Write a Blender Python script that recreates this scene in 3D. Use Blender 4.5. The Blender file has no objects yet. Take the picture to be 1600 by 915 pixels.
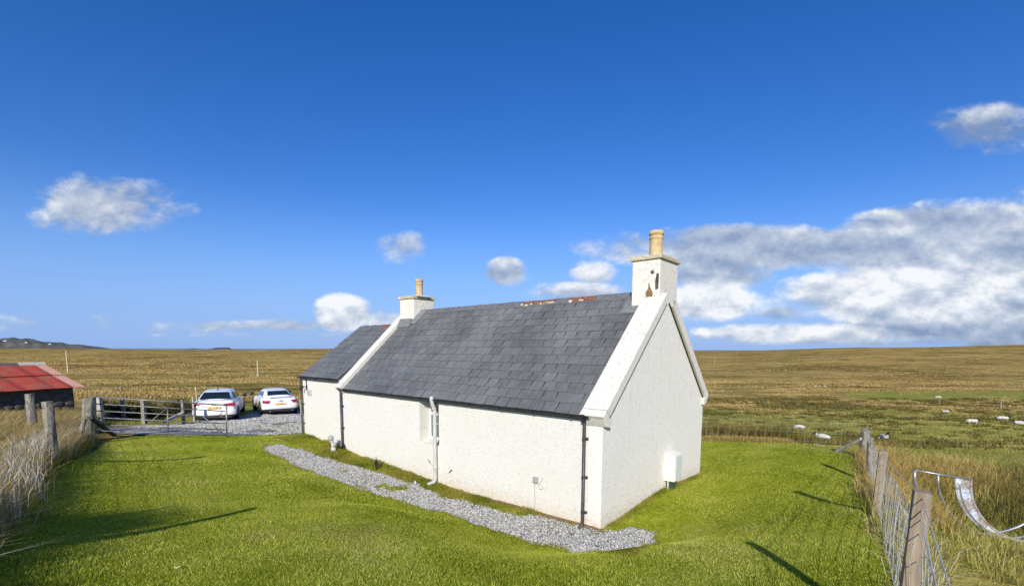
import bpy, bmesh, math, random
import numpy as np
from mathutils import Vector, Matrix
random.seed(7); RNG = np.random.default_rng(7)
SC = bpy.context.scene; COL = SC.collection
# ------------------------------------------------------------------ camera
CAMH = 3.45; FPX = 730.5; CYP = 620.3; PIT = .1023; ROLL = .0032
cam = bpy.data.cameras.new('camera'); cam_o = bpy.data.objects.new('camera', cam); COL.objects.link(cam_o)
cam.sensor_width = 36; cam.lens = FPX/1600*36; cam.shift_y = (CYP-457.5)/1600
cam.clip_start = .05; cam.clip_end = 90000
_c, _s = math.cos(PIT), math.sin(PIT)
FW = Vector((0, _c, -_s)); UP = Vector((0, _s, _c)); RT = Vector((1, 0, 0))
cr_, sr_ = math.cos(ROLL), math.sin(ROLL)
cx = RT*cr_+UP*sr_; cu = UP*cr_-RT*sr_
cam_o.matrix_world = Matrix(((cx.x, cu.x, -FW.x, 0), (cx.y, cu.y, -FW.y, 0), (cx.z, cu.z, -FW.z, CAMH), (0, 0, 0, 1)))
SC.camera = cam_o
def ray(px, py):
    X = px-800; Y = py-CYP
    return (FW*FPX + RT*(X*cr_+Y*sr_) - UP*(-X*sr_+Y*cr_))/FPX
def at_depth(px, py, y):
    v = ray(px, py); return Vector((0, 0, CAMH))+v*(y/v.y)
# ------------------------------------------------------------------ sun, world
SUN_AZ = math.radians(9); SUN_EL = math.radians(28)          # shadows run 9 deg right of straight ahead
tosun = Vector((-math.sin(SUN_AZ)*math.cos(SUN_EL), -math.cos(SUN_AZ)*math.cos(SUN_EL), math.sin(SUN_EL)))
sl = bpy.data.lights.new('sun', 'SUN'); sl.energy = 4.2; sl.angle = math.radians(.53); sl.color = (1, .95, .86)
so = bpy.data.objects.new('sun', sl); COL.objects.link(so); so.rotation_euler = tosun.to_track_quat('Z', 'Y').to_euler()
SC.view_settings.view_transform = 'Standard'; SC.view_settings.look = 'None'
SC.view_settings.exposure = .42; SC.view_settings.gamma = 1
W = bpy.data.worlds.new('World'); SC.world = W; W.use_nodes = True
class NT:
    def __init__(s, tree): s.t = tree
    def n(s, kind, **kw):
        nd = s.t.nodes.new(kind)
        for k, v in kw.items():
            if k in nd.inputs: s.put(nd.inputs[k], v)
            elif hasattr(nd, k): setattr(nd, k, v)
            else: raise KeyError(k)
        return nd
    def put(s, sock, v):
        if isinstance(v, bpy.types.NodeSocket): s.t.links.new(v, sock)
        else: sock.default_value = v
    def m(s, op, a, b=None, c=None, clamp=False):
        nd = s.t.nodes.new('ShaderNodeMath'); nd.operation = op; nd.use_clamp = clamp
        s.put(nd.inputs[0], a)
        if b is not None: s.put(nd.inputs[1], b)
        if c is not None: s.put(nd.inputs[2], c)
        return nd.outputs[0]
    def mix(s, f, a, b, mode='MIX'):
        nd = s.t.nodes.new('ShaderNodeMix'); nd.data_type = 'RGBA'; nd.blend_type = mode
        s.put(nd.inputs[0], f); s.put(nd.inputs[6], a); s.put(nd.inputs[7], b); return nd.outputs[2]
    def ramp(s, f, stops, interp='LINEAR'):
        nd = s.t.nodes.new('ShaderNodeValToRGB'); cr = nd.color_ramp; cr.interpolation = interp
        while len(cr.elements) < len(stops): cr.elements.new(.5)
        for e, (p, c) in zip(cr.elements, stops):
            e.position = p; e.color = (c[0], c[1], c[2], 1) if len(c) == 3 else c
        s.put(nd.inputs[0], f); return nd.outputs[0]
    def noise(s, vec, scale, detail=4, rough=.55, dist=0, out=0):
        nd = s.t.nodes.new('ShaderNodeTexNoise'); s.put(nd.inputs['Vector'], vec)
        nd.inputs['Scale'].default_value = scale; nd.inputs['Detail'].default_value = detail
        nd.inputs['Roughness'].default_value = rough; nd.inputs['Distortion'].default_value = dist
        return nd.outputs[out]
    def mapr(s, v, a, b, c=0, d=1, sm=True):
        nd = s.t.nodes.new('ShaderNodeMapRange'); nd.interpolation_type = 'SMOOTHSTEP' if sm else 'LINEAR'
        s.put(nd.inputs[0], v)
        for i, q in enumerate((a, b, c, d)): s.put(nd.inputs[i+1], q)
        return nd.outputs[0]
def build_world():
    t = W.node_tree; t.nodes.clear(); N = NT(t)
    sky = N.n('ShaderNodeTexSky'); sky.sky_type = 'NISHITA'; sky.sun_disc = False
    sky.sun_elevation = SUN_EL; sky.sun_rotation = math.pi+SUN_AZ
    sky.altitude = 0; sky.air_density = 1.0; sky.dust_density = .25; sky.ozone_density = 2.2
    hs = N.n('ShaderNodeHueSaturation', Color=sky.outputs[0], Saturation=1.38, Value=1.0)
    skyc = N.mix(1.0, hs.outputs[0], (.76, .755, 1.06, 1), 'MULTIPLY')
    tc = N.n('ShaderNodeTexCoord'); sep = N.n('ShaderNodeSeparateXYZ', Vector=tc.outputs['Generated'])
    x, y, z = sep.outputs
    yy = N.m('MAXIMUM', y, .05)
    u = N.m('DIVIDE', x, yy); v = N.m('DIVIDE', z, yy)
    def cv(vo):
        cb = N.n('ShaderNodeCombineXYZ', X=u, Y=N.m('MULTIPLY', N.m('ADD', v, vo), 1.7), Z=0.3); return cb.outputs[0]
    # clouds: (px, py, rx, ry, strength, whiteness)
    CL = [(160, 320, 112, 40, 1.05, .42), (110, 300, 48, 30, .8, .55), (235, 330, 80, 20, .7, .48), (300, 315, 50, 34, .28, .4), (628, 386, 40, 24, .8, .5), (793, 427, 30, 21, 1.05, .6),
          (537, 490, 42, 26, 1.35, .98), (600, 500, 44, 15, 1.0, .9), (930, 424, 34, 17, .75, .6), (900, 458, 90, 15, .7, .7), (1550, 203, 105, 32, .62, .22),
          (1170, 388, 220, 30, 1.35, .48), (1110, 425, 90, 36, 1.1, .32), (1100, 468, 96, 30, 1.15, .85), (1230, 487, 90, 14, .7, .1), (1100, 521, 16, 10, .9, .9), (1230, 523, 150, 17, 1.0, .8),
          (1580, 402, 240, 70, 1.8, .5), (1440, 378, 105, 46, 1.5, .46), (1430, 460, 190, 40, 1.6, .78), (1560, 475, 220, 36, 1.2, .5), (1500, 515, 260, 22, .8, .12), (1700, 440, 220, 120, 1.2, .4),
          (440, 508, 160, 9, .75, .5), (330, 510, 110, 10, .7, .4), (100, 505, 160, 22, .42, .3), (480, 524, 300, 6, .5, .4), (1380, 532, 260, 8, .6, .5), (1440, 323, 40, 9, .5, .7), (1165, 353, 24, 6, .35, .6),
          (1870, 470, 180, 60, 1.1, .5), (-250, 500, 260, 26, .8, .5)]
    dens = None; wh = None
    for (px, py, rx, ry, st, w) in CL:
        r = ray(px, py); cu_ = r.x/r.y; cv_ = r.z/r.y
        du = N.m('MULTIPLY', N.m('SUBTRACT', u, cu_), 735/rx); dv = N.m('MULTIPLY', N.m('SUBTRACT', v, cv_), 735/ry)
        d2 = N.m('ADD', N.m('MULTIPLY', du, du), N.m('MULTIPLY', dv, dv))
        mk = N.m('MULTIPLY', N.m('SUBTRACT', 1.0, N.m('MULTIPLY', d2, .5), clamp=True), st*1.3)
        # whiter towards the top edge of a cumulus, greyer under it
        wl = N.m('MULTIPLY', mk, N.m('ADD', w, N.m('MULTIPLY', dv, .16)))
        dens = mk if dens is None else N.m('MAXIMUM', dens, mk)
        wh = wl if wh is None else N.m('MAXIMUM', wh, wl)
    front = N.mapr(y, .1, .3)
    n1 = N.noise(cv(0), 4.6, 9, .55, .1); n1b = N.noise(cv(.02), 4.6, 9, .55, .1)
    n2 = N.noise(cv(0), 15, 8, .62, .35)
    # open sky outside the frame keeps a few loose low clouds of the same kind
    low = N.m('MULTIPLY', N.mapr(z, .02, .12), N.mapr(z, .45, .2))
    gen = N.noise(tc.outputs['Generated'], 3.2, 8, .55)
    other = N.m('MULTIPLY', N.m('MULTIPLY', N.mapr(gen, .56, .72), low), N.m('SUBTRACT', 1.0, front))
    core = N.m('ADD', N.m('ADD', dens, N.m('MULTIPLY', N.m('SUBTRACT', n1, .5), 2.3)), N.m('MULTIPLY', N.m('SUBTRACT', n2, .5), 1.35))
    alpha = N.m('MULTIPLY', N.mapr(core, .36, 1.12), N.mapr(dens, .02, .45))
    alpha = N.m('MULTIPLY', alpha, front)
    alpha = N.m('MULTIPLY', N.m('MAXIMUM', alpha, other), .93)
    lit = N.m('ADD', N.m('DIVIDE', wh, N.m('MAXIMUM', dens, .05)), N.m('MULTIPLY', N.m('SUBTRACT', n1, n1b), 3.6))
    lit = N.m('ADD', lit, N.m('MULTIPLY', N.m('SUBTRACT', n2, .5), .75))
    ccol = N.ramp(N.m('MULTIPLY', lit, 1.0, clamp=True), [(0, (1.75, 2.4, 3.7)), (.32, (2.9, 3.5, 4.6)), (.6, (4.2, 4.7, 5.5)), (1, (7.2, 7.3, 7.4))])
    # thin bluish veil low down
    veil = N.m('MULTIPLY', N.mapr(z, .30, .0), .85)
    base = N.mix(veil, skyc, (1.75, 3.3, 6.6, 1))
    fin = N.mix(alpha, base, ccol)
    bg = N.n('ShaderNodeBackground', Color=fin, Strength=.1)
    o = N.n('ShaderNodeOutputWorld'); t.links.new(bg.outputs[0], o.inputs[0])
build_world()

# ------------------------------------------------------------------ helpers
def prop(o, label=None, cat=None, group=None, kind=None):
    if label: o['label'] = label
    if cat: o['category'] = cat
    if group: o['group'] = group
    if kind: o['kind'] = kind
    return o
def thing(name, label, cat, loc=(0, 0, 0), rz=0, group=None, rot=None):
    o = bpy.data.objects.new(name, None); COL.objects.link(o); o.empty_display_size = .2
    o.location = loc; o.rotation_euler = rot if rot else (0, 0, rz)
    return prop(o, label, cat, group)
def nmesh(name, V, F, mat, parent=None, smooth=False, rnd=None, midx=None, mats=None):
    """V (n,3) array; F list or (m,k) array"""
    me = bpy.data.meshes.new(name); V = np.asarray(V, dtype=np.float32)
    if isinstance(F, np.ndarray):
        k = F.shape[1]; m = len(F)
        me.vertices.add(len(V)); me.vertices.foreach_set('co', V.ravel())
        me.loops.add(m*k); me.loops.foreach_set('vertex_index', F.astype(np.int32).ravel())
        me.polygons.add(m); me.polygons.foreach_set('loop_start', np.arange(0, m*k, k, dtype=np.int32))
        me.polygons.foreach_set('loop_total', np.full(m, k, dtype=np.int32)); me.update(calc_edges=True)
    else: me.from_pydata([tuple(map(float, v)) for v in V], [], F); me.update()
    for mm in (mats or [mat]): me.materials.append(mm)
    if midx is not None: me.polygons.foreach_set('material_index', np.asarray(midx, dtype=np.int32))
    if rnd is not None:
        a = me.attributes.new('rnd', 'FLOAT', 'POINT'); a.data.foreach_set('value', np.asarray(rnd, dtype=np.float32))
    if smooth: me.polygons.foreach_set('use_smooth', np.ones(len(me.polygons), dtype=bool))
    o = bpy.data.objects.new(name, me); COL.objects.link(o)
    if parent: o.parent = parent
    return o
class MB:
    def __init__(s): s.v = []; s.f = []; s.m = []; s.cur = 0
    def add(s, vs, fs):
        b = len(s.v); s.v += [Vector(v) for v in vs]; s.f += [tuple(i+b for i in f) for f in fs]; s.m += [s.cur]*len(fs); return s
    def box(s, c, d, M=None, taper=1.0):
        x, y, z = d[0]/2, d[1]/2, d[2]/2; c = Vector(c)
        vs = [Vector((sx*x*(taper if sz > 0 else 1), sy*y*(taper if sz > 0 else 1), sz*z)) for sz in (-1, 1) for sy in (-1, 1) for sx in (-1, 1)]
        if M: vs = [M @ v for v in vs]
        return s.add([v+c for v in vs], [(0, 2, 3, 1), (4, 5, 7, 6), (0, 1, 5, 4), (2, 6, 7, 3), (0, 4, 6, 2), (1, 3, 7, 5)])
    def hexa(s, lo, hi):      # lo, hi: 4 points each (bottom loop, top loop, same order ccw)
        return s.add(list(lo)+list(hi), [(3, 2, 1, 0), (4, 5, 6, 7), (0, 1, 5, 4), (1, 2, 6, 5), (2, 3, 7, 6), (3, 0, 4, 7)])
    def tube(s, pts, r, n=8, cap=True):
        pts = [Vector(p) for p in pts]; rs = r if isinstance(r, (list, tuple)) else [r]*len(pts)
        b = len(s.v); ref = None; vs = []
        for i, p in enumerate(pts):
            t = (pts[min(i+1, len(pts)-1)]-pts[max(i-1, 0)]).normalized()
            if ref is None: ref = t.orthogonal().normalized()
            ref = (ref-t*ref.dot(t)).normalized(); bi = t.cross(ref)
            for k in range(n):
                a = 2*math.pi*k/n; vs.append(p+(ref*math.cos(a)+bi*math.sin(a))*rs[i])
        fs = []
        for i in range(len(pts)-1):
            for k in range(n):
                k2 = (k+1) % n; fs.append((i*n+k, i*n+k2, (i+1)*n+k2, (i+1)*n+k))
        if cap: fs += [tuple(reversed(range(n))), tuple(range((len(pts)-1)*n, len(pts)*n))]
        return s.add(vs, fs)
    def lathe(s, prof, c=(0, 0, 0), n=20, M=None):
        vs = []; c = Vector(c)
        for (r, z) in prof:
            for k in range(n):
                a = 2*math.pi*k/n; v = Vector((r*math.cos(a), r*math.sin(a), z)); vs.append((M @ v if M else v)+c)
        fs = [(i*n+k, i*n+(k+1) % n, (i+1)*n+(k+1) % n, (i+1)*n+k) for i in range(len(prof)-1) for k in range(n)]
        fs += [tuple(reversed(range(n))), tuple(range((len(prof)-1)*n, len(prof)*n))]
        return s.add(vs, fs)
    def build(s, name, mat, parent=None, smooth=False, bevel=0, mats=None, auto=None):
        o = nmesh(name, np.array([tuple(v) for v in s.v]) if s.v else np.zeros((0, 3)), s.f, mat, parent, smooth, midx=s.m, mats=mats)
        if bevel:
            md = o.modifiers.new('bevel', 'BEVEL'); md.width = bevel; md.segments = 2; md.limit_method = 'ANGLE'; md.angle_limit = math.radians(35)
        return o
def text_mesh(name, txt, size, mat, parent, M, ext=.002, sx=1.0):
    cu2 = bpy.data.curves.new(name, 'FONT'); cu2.body = txt; cu2.size = size; cu2.extrude = ext; cu2.align_x = 'CENTER'; cu2.align_y = 'CENTER'
    to = bpy.data.objects.new(name, cu2); COL.objects.link(to)
    me = bpy.data.meshes.new_from_object(to.evaluated_get(bpy.context.evaluated_depsgraph_get()))
    bpy.data.objects.remove(to); me.materials.clear(); me.materials.append(mat)
    o = bpy.data.objects.new(name, me); COL.objects.link(o); o.parent = parent; o.matrix_basis = M @ Matrix.Diagonal((sx, 1, 1, 1)); return o
def copy_tree(o, parent=None):
    c = o.copy(); COL.objects.link(c); c.parent = parent
    for ch in o.children: copy_tree(ch, c)
    return c

# ------------------------------------------------------------------ materials
def newmat(name):
    m = bpy.data.materials.new(name); m.use_nodes = True; t = m.node_tree; t.nodes.clear(); N = NT(t)
    out = N.n('ShaderNodeOutputMaterial'); return m, N, out
def mat_noise(name, stops, scale=6, rough=.8, metal=0, bump=0, bscale=40, detail=5, stretch=None, spec=.4, coat=0, distort=0, bdist=.02, coord='Object', trans=0):
    m, N, out = newmat(name); tc = N.n('ShaderNodeTexCoord'); v = tc.outputs[coord]
    if stretch:
        mp = N.n('ShaderNodeMapping', Vector=v, Scale=stretch); v = mp.outputs[0]
    c = N.ramp(N.noise(v, scale, detail, .6, distort), stops) if len(stops) > 1 else None
    b = N.n('ShaderNodeBsdfPrincipled', Roughness=rough, Metallic=metal)
    b.inputs['Specular IOR Level'].default_value = spec; b.inputs['Coat Weight'].default_value = coat
    N.put(b.inputs['Base Color'], c if c else (*stops[0][1], 1))
    if bump:
        bp = N.n('ShaderNodeBump', Height=N.noise(v, bscale, 6, .65), Strength=bump, Distance=bdist); N.put(b.inputs['Normal'], bp.outputs[0])
    N.t.links.new(b.outputs[0], out.inputs[0]); return m
def mat_grass(name, stops, pscale=.6, rw=.45, trans=.35, spec=.15, stops2=None, p2=.25):
    m, N, out = newmat(name); g = N.n('ShaderNodeNewGeometry'); at = N.n('ShaderNodeAttribute', attribute_name='rnd')
    n = N.noise(g.outputs['Position'], pscale, 5, .6); n = N.mapr(n, .3, .7, 0, 1, False)
    f = N.m('ADD', N.m('MULTIPLY', at.outputs['Fac'], rw), N.m('MULTIPLY', n, 1-rw))
    c = N.ramp(f, stops)
    if stops2: c = N.mix(N.mapr(N.noise(g.outputs['Position'], p2, 6, .68), .56, .74), c, N.ramp(at.outputs['Fac'], stops2))
    d = N.n('ShaderNodeBsdfPrincipled', Roughness=.6); N.put(d.inputs['Base Color'], c); d.inputs['Specular IOR Level'].default_value = spec
    tr = N.n('ShaderNodeBsdfTranslucent', Color=c); mx = N.n('ShaderNodeMixShader', Fac=trans)
    N.t.links.new(d.outputs[0], mx.inputs[1]); N.t.links.new(tr.outputs[0], mx.inputs[2]); N.t.links.new(mx.outputs[0], out.inputs[0]); return m

def mat_harl(name, base=(.705, .69, .635), grime=(.50, .47, .40), relief=.5, spots=.5):
    m, N, out = newmat(name); tc = N.n('ShaderNodeTexCoord'); v = tc.outputs['Object']
    sep = N.n('ShaderNodeSeparateXYZ', Vector=v)
    big = N.noise(v, .9, 5, .6); mid = N.noise(v, 11, 7, .75, .2); fine = N.noise(v, 46, 5, .7)
    c = N.mix(N.mapr(big, .35, .75, 0, .22), (*base, 1), (base[0]*.93, base[1]*.90, base[2]*.80, 1))
    c = N.mix(N.m('MULTIPLY', N.mapr(mid, .52, .70), spots*.8), c, (*grime, 1))
    c = N.mix(N.m('MULTIPLY', N.mapr(fine, .56, .68), spots), c, (.33, .32, .28, 1))
    stv = N.n('ShaderNodeMapping', Vector=v, Scale=(3.2, 3.2, .28)); stn = N.noise(stv.outputs[0], 2.4, 6, .7)
    c = N.mix(N.m('MULTIPLY', N.m('MULTIPLY', N.mapr(stn, .52, .72), N.mapr(sep.outputs[2], .7, 2.3)), .35), c, (.46, .44, .37, 1))
    # rising damp and algae near the foot, ragged edge
    foot = N.m('ADD', sep.outputs[2], N.m('MULTIPLY', N.m('SUBTRACT', mid, .5), -1.3))
    c = N.mix(N.m('MULTIPLY', N.mapr(foot, .42, -.15), .5), c, (.55, .40, .24, 1))
    vor = N.n('ShaderNodeTexVoronoi', Scale=55.0); N.put(vor.inputs['Vector'], v)
    h = N.m('ADD', N.m('MULTIPLY', N.m('SUBTRACT', 1.0, vor.outputs['Distance']), .5), fine)
    h = N.m('ADD', h, N.m('MULTIPLY', mid, 1.1))
    bp = N.n('ShaderNodeBump', Height=h, Strength=relief, Distance=.02)
    b = N.n('ShaderNodeBsdfPrincipled', Roughness=.9); N.put(b.inputs['Base Color'], c); N.put(b.inputs['Normal'], bp.outputs[0])
    b.inputs['Specular IOR Level'].default_value = .2
    N.t.links.new(b.outputs[0], out.inputs[0]); return m
def mat_slate():
    m, N, out = newmat('slate'); tc = N.n('ShaderNodeTexCoord'); g = N.n('ShaderNodeNewGeometry')
    at = N.n('ShaderNodeAttribute', attribute_name='rnd'); oi = N.n('ShaderNodeObjectInfo')
    r = N.m('FRACT', N.m('ADD', N.m('MULTIPLY', oi.outputs['Random'], 3.7), at.outputs['Fac']))
    off = N.n('ShaderNodeCombineXYZ', X=N.m('MULTIPLY', r, 37.0), Y=N.m('MULTIPLY', r, 91.0), Z=0.0); ov = N.n('ShaderNodeVectorMath', operation='ADD'); N.put(ov.inputs[0], tc.outputs['Object']); N.put(ov.inputs[1], off.outputs[0])
    mp = N.n('ShaderNodeMapping', Vector=ov.outputs[0], Scale=(1.6, 8, 1.6)); n = N.noise(mp.outputs[0], 2.6, 7, .66, .3)
    n2 = N.noise(g.outputs['Position'], .55, 4, .6)
    c = N.ramp(N.m('ADD', N.m('ADD', N.m('MULTIPLY', r, .13), N.m('MULTIPLY', n, .74)), N.m('MULTIPLY', N.m('SUBTRACT', n2, .5), .75)),
               [(.18, (.080, .082, .080)), (.40, (.126, .130, .126)), (.60, (.172, .177, .171)), (.85, (.255, .258, .248))])
    lich = N.noise(g.outputs['Position'], 26, 4, .7)
    c = N.mix(N.m('MULTIPLY', N.mapr(lich, .64, .74), .5), c, (.36, .36, .30, 1))
    bp = N.n('ShaderNodeBump', Height=N.noise(mp.outputs[0], 22, 7, .7), Strength=.5, Distance=.006)
    b = N.n('ShaderNodeBsdfPrincipled', Roughness=N.mapr(n, .2, .8, .42, .7)); N.put(b.inputs['Base Color'], c); N.put(b.inputs['Normal'], bp.outputs[0])
    b.inputs['Specular IOR Level'].default_value = .45
    N.t.links.new(b.outputs[0], out.inputs[0]); return m
def mat_glass_dark(name='window_glass', col=(.02, .03, .035), rough=.04):
    m, N, out = newmat(name); b = N.n('ShaderNodeBsdfPrincipled', Roughness=rough); N.put(b.inputs['Base Color'], (*col, 1))
    b.inputs['Specular IOR Level'].default_value = .9; N.t.links.new(b.outputs[0], out.inputs[0]); return m
def mat_moor():
    m, N, out = newmat('moor_ground'); g = N.n('ShaderNodeNewGeometry'); P = g.outputs['Position']
    pa = N.n('ShaderNodeAttribute', attribute_name='past').outputs['Fac']
    sp = N.n('ShaderNodeMapping', Vector=P, Scale=(.55, 1, 1)).outputs[0]
    a = N.noise(sp, .035, 7, .68, .3); b_ = N.noise(sp, .16, 6, .7, .4); c_ = N.noise(sp, 1.1, 6, .7); d_ = N.noise(P, .0065, 6, .62, .4)
    f = N.m('ADD', N.m('ADD', N.m('MULTIPLY', a, .26), N.m('MULTIPLY', b_, .28)), N.m('ADD', N.m('MULTIPLY', c_, .30), N.m('MULTIPLY', d_, .22)))
    f = N.mapr(f, .455, .63, 0, 1, False)
    tan = N.ramp(f, [(.0, (.08, .065, .02)), (.2, (.17, .135, .036)), (.40, (.33, .245, .075)), (.60, (.44, .33, .12)), (.8, (.35, .24, .07)), (1, (.50, .40, .16))])
    rus = N.mix(N.mapr(N.noise(sp, .012, 5, .6), .44, .60), tan, N.ramp(f, [(0, (.11, .07, .026)), (.5, (.33, .20, .065)), (1, (.50, .35, .13))]))
    grn = N.ramp(N.m('ADD', N.m('MULTIPLY', b_, .5), N.m('MULTIPLY', c_, .5)), [(.3, (.15, .155, .03)), (.5, (.29, .29, .06)), (.62, (.40, .36, .11)), (.75, (.50, .42, .17))])
    gm = N.mapr(N.m('ADD', pa, N.m('MULTIPLY', N.m('SUBTRACT', N.noise(sp, .09, 6, .65), .5), 1.6)), .3, .7)
    c = N.mix(gm, rus, grn)
    bp = N.n('ShaderNodeBump', Height=N.m('ADD', N.noise(P, .9, 8, .7), N.m('MULTIPLY', b_, 2.0)), Strength=.75, Distance=.5)
    bs = N.n('ShaderNodeBsdfDiffuse', Color=c); N.put(bs.inputs['Normal'], bp.outputs[0])
    N.t.links.new(bs.outputs[0], out.inputs[0]); return m
def mat_lawn():
    m, N, out = newmat('lawn_ground'); P = N.n('ShaderNodeNewGeometry').outputs['Position']
    c = N.ramp(N.m('ADD', N.m('MULTIPLY', N.noise(P, .5, 5, .6), .5), N.m('MULTIPLY', N.noise(P, 9, 6, .75), .5)), [(.36, (.085, .11, .008)), (.5, (.23, .27, .018)), (.66, (.46, .43, .08))])
    bp = N.n('ShaderNodeBump', Height=N.noise(P, 30, 6, .75), Strength=.8, Distance=.03)
    bs = N.n('ShaderNodeBsdfDiffuse', Color=c); N.put(bs.inputs['Normal'], bp.outputs[0]); N.t.links.new(bs.outputs[0], out.inputs[0]); return m
def mat_gravel(name='gravel_bed'):
    m, N, out = newmat(name); P = N.n('ShaderNodeNewGeometry').outputs['Position']
    vo = N.n('ShaderNodeTexVoronoi', Scale=24.0); N.put(vo.inputs['Vector'], P)
    sepc = N.n('ShaderNodeSeparateColor'); N.put(sepc.inputs[0], vo.outputs['Color'])
    c = N.ramp(sepc.outputs[0], [(0, (.13, .13, .125)), (.35, (.25, .25, .245)), (.75, (.36, .36, .35)), (1, (.55, .55, .54))])
    c = N.mix(N.m('MULTIPLY', N.mapr(N.noise(P, 1.3, 5, .65), .52, .68), .8), c, (.10, .105, .04, 1))
    bp = N.n('ShaderNodeBump', Height=vo.outputs['Distance'], Strength=.8, Distance=-.03)
    b = N.n('ShaderNodeBsdfDiffuse', Color=c); N.put(b.inputs['Normal'], bp.outputs[0]); N.t.links.new(b.outputs[0], out.inputs[0]); return m
def mat_rusty(name, paint, rust, scale=3, thr=(.45, .62), stretch=(1, 1, 1), rough=.7):
    m, N, out = newmat(name); v = N.n('ShaderNodeTexCoord').outputs['Object']; v = N.n('ShaderNodeMapping', Vector=v, Scale=stretch).outputs[0]
    a = N.noise(v, scale, 7, .7, .4); c = N.ramp(N.noise(v, scale*3, 5, .6), [(.3, paint[0]), (.7, paint[1])])
    c = N.mix(N.mapr(a, *thr), c, N.ramp(N.noise(v, scale*5, 5, .6), [(.3, rust[0]), (.7, rust[1])]))
    b = N.n('ShaderNodeBsdfPrincipled', Roughness=rough); N.put(b.inputs['Base Color'], c)
    N.t.links.new(b.outputs[0], out.inputs[0]); return m
M_harl = mat_harl('white_harling', base=(.69, .675, .62), spots=.9); M_harl2 = mat_harl('gable_harling_brightened', base=(.84, .81, .74), relief=.75, spots=.8)  # same paint: gable base lightened, long wall darkened, to even out the sunlight
M_skew = mat_harl('painted_coping', base=(.69, .665, .60), grime=(.36, .31, .20), relief=.35, spots=1.0)
M_chim = mat_harl('chimney_render', base=(.74, .71, .64), grime=(.30, .25, .16), relief=.5, spots=.9)
M_slate = mat_slate()
M_sledge = mat_noise('slate_cut_edge_shade', [(.3, (.018, .019, .019)), (.7, (.045, .047, .046))], 20, .9)  # cut slate edges coloured near black to draw the course shadow lines
M_ridge = mat_noise('ridge_slate_grey', [(.3, (.09, .095, .10)), (.7, (.17, .175, .18))], 9, .7, bump=.4)
M_clay = mat_noise('old_red_clay', [(.3, (.12, .055, .035)), (.7, (.26, .12, .075))], 14, .9, bump=.6)
M_mortar = mat_noise('pale_mortar', [(.3, (.4, .37, .3)), (.7, (.7, .68, .6))], 20, .9, bump=.7)
M_pot = mat_noise('buff_chimney_clay', [(.3, (.36, .25, .12)), (.48, (.52, .37, .18)), (.65, (.60, .47, .28)), (.8, (.20, .14, .07))], 5, .75, bump=.15)
M_cap = mat_noise('weathered_cope', [(.35, (.70, .66, .55)), (.5, (.42, .34, .22)), (.62, (.62, .56, .42)), (.75, (.12, .10, .06))], 13, .9, bump=.6)
M_black = mat_noise('black_plastic', [(.4, (.012, .012, .013)), (.7, (.03, .03, .03))], 8, .42, spec=.5)
M_iron = mat_noise('black_iron', [(.4, (.03, .03, .032)), (.7, (.06, .06, .06))], 12, .5, spec=.5)
M_whitep = mat_noise('white_plastic', [(.4, (.50, .50, .49)), (.75, (.38, .37, .34))], 6, .45)
M_whitew = mat_noise('white_window_paint', [(0, (.8, .8, .78)), (1, (.74, .74, .7))], 6, .4)
M_lead = mat_noise('grey_lead', [(.3, (.13, .14, .135)), (.7, (.22, .23, .22))], 10, .55, bump=.3)
M_glass = mat_glass_dark(); M_glass_pale = mat_glass_dark('pale_net_glass', (.09, .13, .12), .12)
M_box = mat_noise('cream_box_plastic', [(.3, (.66, .64, .56)), (.8, (.74, .72, .64))], 3, .5)
M_greyp = mat_noise('grey_plastic', [(.3, (.30, .30, .29)), (.8, (.40, .40, .38))], 5, .5)
M_green = mat_noise('dark_green_duct', [(.3, (.03, .06, .035)), (.8, (.05, .09, .05))], 5, .6)
M_galv = mat_noise('galvanised_steel', [(.3, (.22, .22, .22)), (.7, (.42, .42, .41))], 9, .42, metal=.65, bump=.1)
M_gate = mat_noise('weathered_gate_steel', [(.3, (.13, .12, .11)), (.7, (.30, .29, .27))], 7, .5, metal=.4)
M_wire = mat_noise('fence_wire', [(.3, (.34, .34, .32)), (.7, (.58, .58, .55))], 30, .5, metal=.25)
M_rustwire = mat_noise('old_wire', [(.3, (.13, .12, .11)), (.7, (.30, .29, .27))], 20, .6, metal=.4)
M_postnew = mat_noise('sawn_brown_timber', [(.25, (.13, .10, .07)), (.5, (.26, .205, .14)), (.75, (.38, .31, .22))], 5, .85, bump=.5, bscale=18, stretch=(6, 6, .5), bdist=.01)
M_postold = mat_noise('lichened_grey_timber', [(.25, (.05, .045, .035)), (.42, (.16, .145, .115)), (.6, (.30, .28, .23)), (.8, (.50, .49, .43))], 7, .95, bump=.9, bscale=14, stretch=(3, 3, .8), distort=.6)
M_postwhite = mat_noise('bleached_timber', [(.25, (.20, .18, .14)), (.6, (.48, .46, .40)), (.8, (.6, .58, .52))], 6, .9, bump=.6, bscale=16, stretch=(3, 3, .6))
M_strut = mat_noise('dark_timber', [(.3, (.02, .018, .015)), (.7, (.07, .06, .05))], 8, .9, bump=.5)
M_pole = mat_noise('pole_timber', [(.3, (.42, .36, .24)), (.7, (.62, .54, .38))], 4, .8)
M_red = mat_rusty('rusty_red_sheet', ((.24, .024, .014), (.36, .045, .024)), ((.12, .035, .02), (.36, .12, .06)), 2.6, (.43, .62), (1, .35, 1))
M_redpale = mat_rusty('flaking_pale_red_sheet', ((.34, .13, .09), (.46, .30, .24)), ((.28, .05, .03), (.46, .40, .34)), 5, (.45, .55))
M_shedridge = mat_noise('shed_ridge_metal', [(.3, (.07, .07, .08)), (.7, (.14, .14, .16))], 4, .6)
M_stone = mat_noise('dark_field_stone', [(.25, (.03, .03, .026)), (.5, (.075, .07, .06)), (.8, (.17, .16, .14))], 5, .95, bump=.9, bscale=12)
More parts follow.
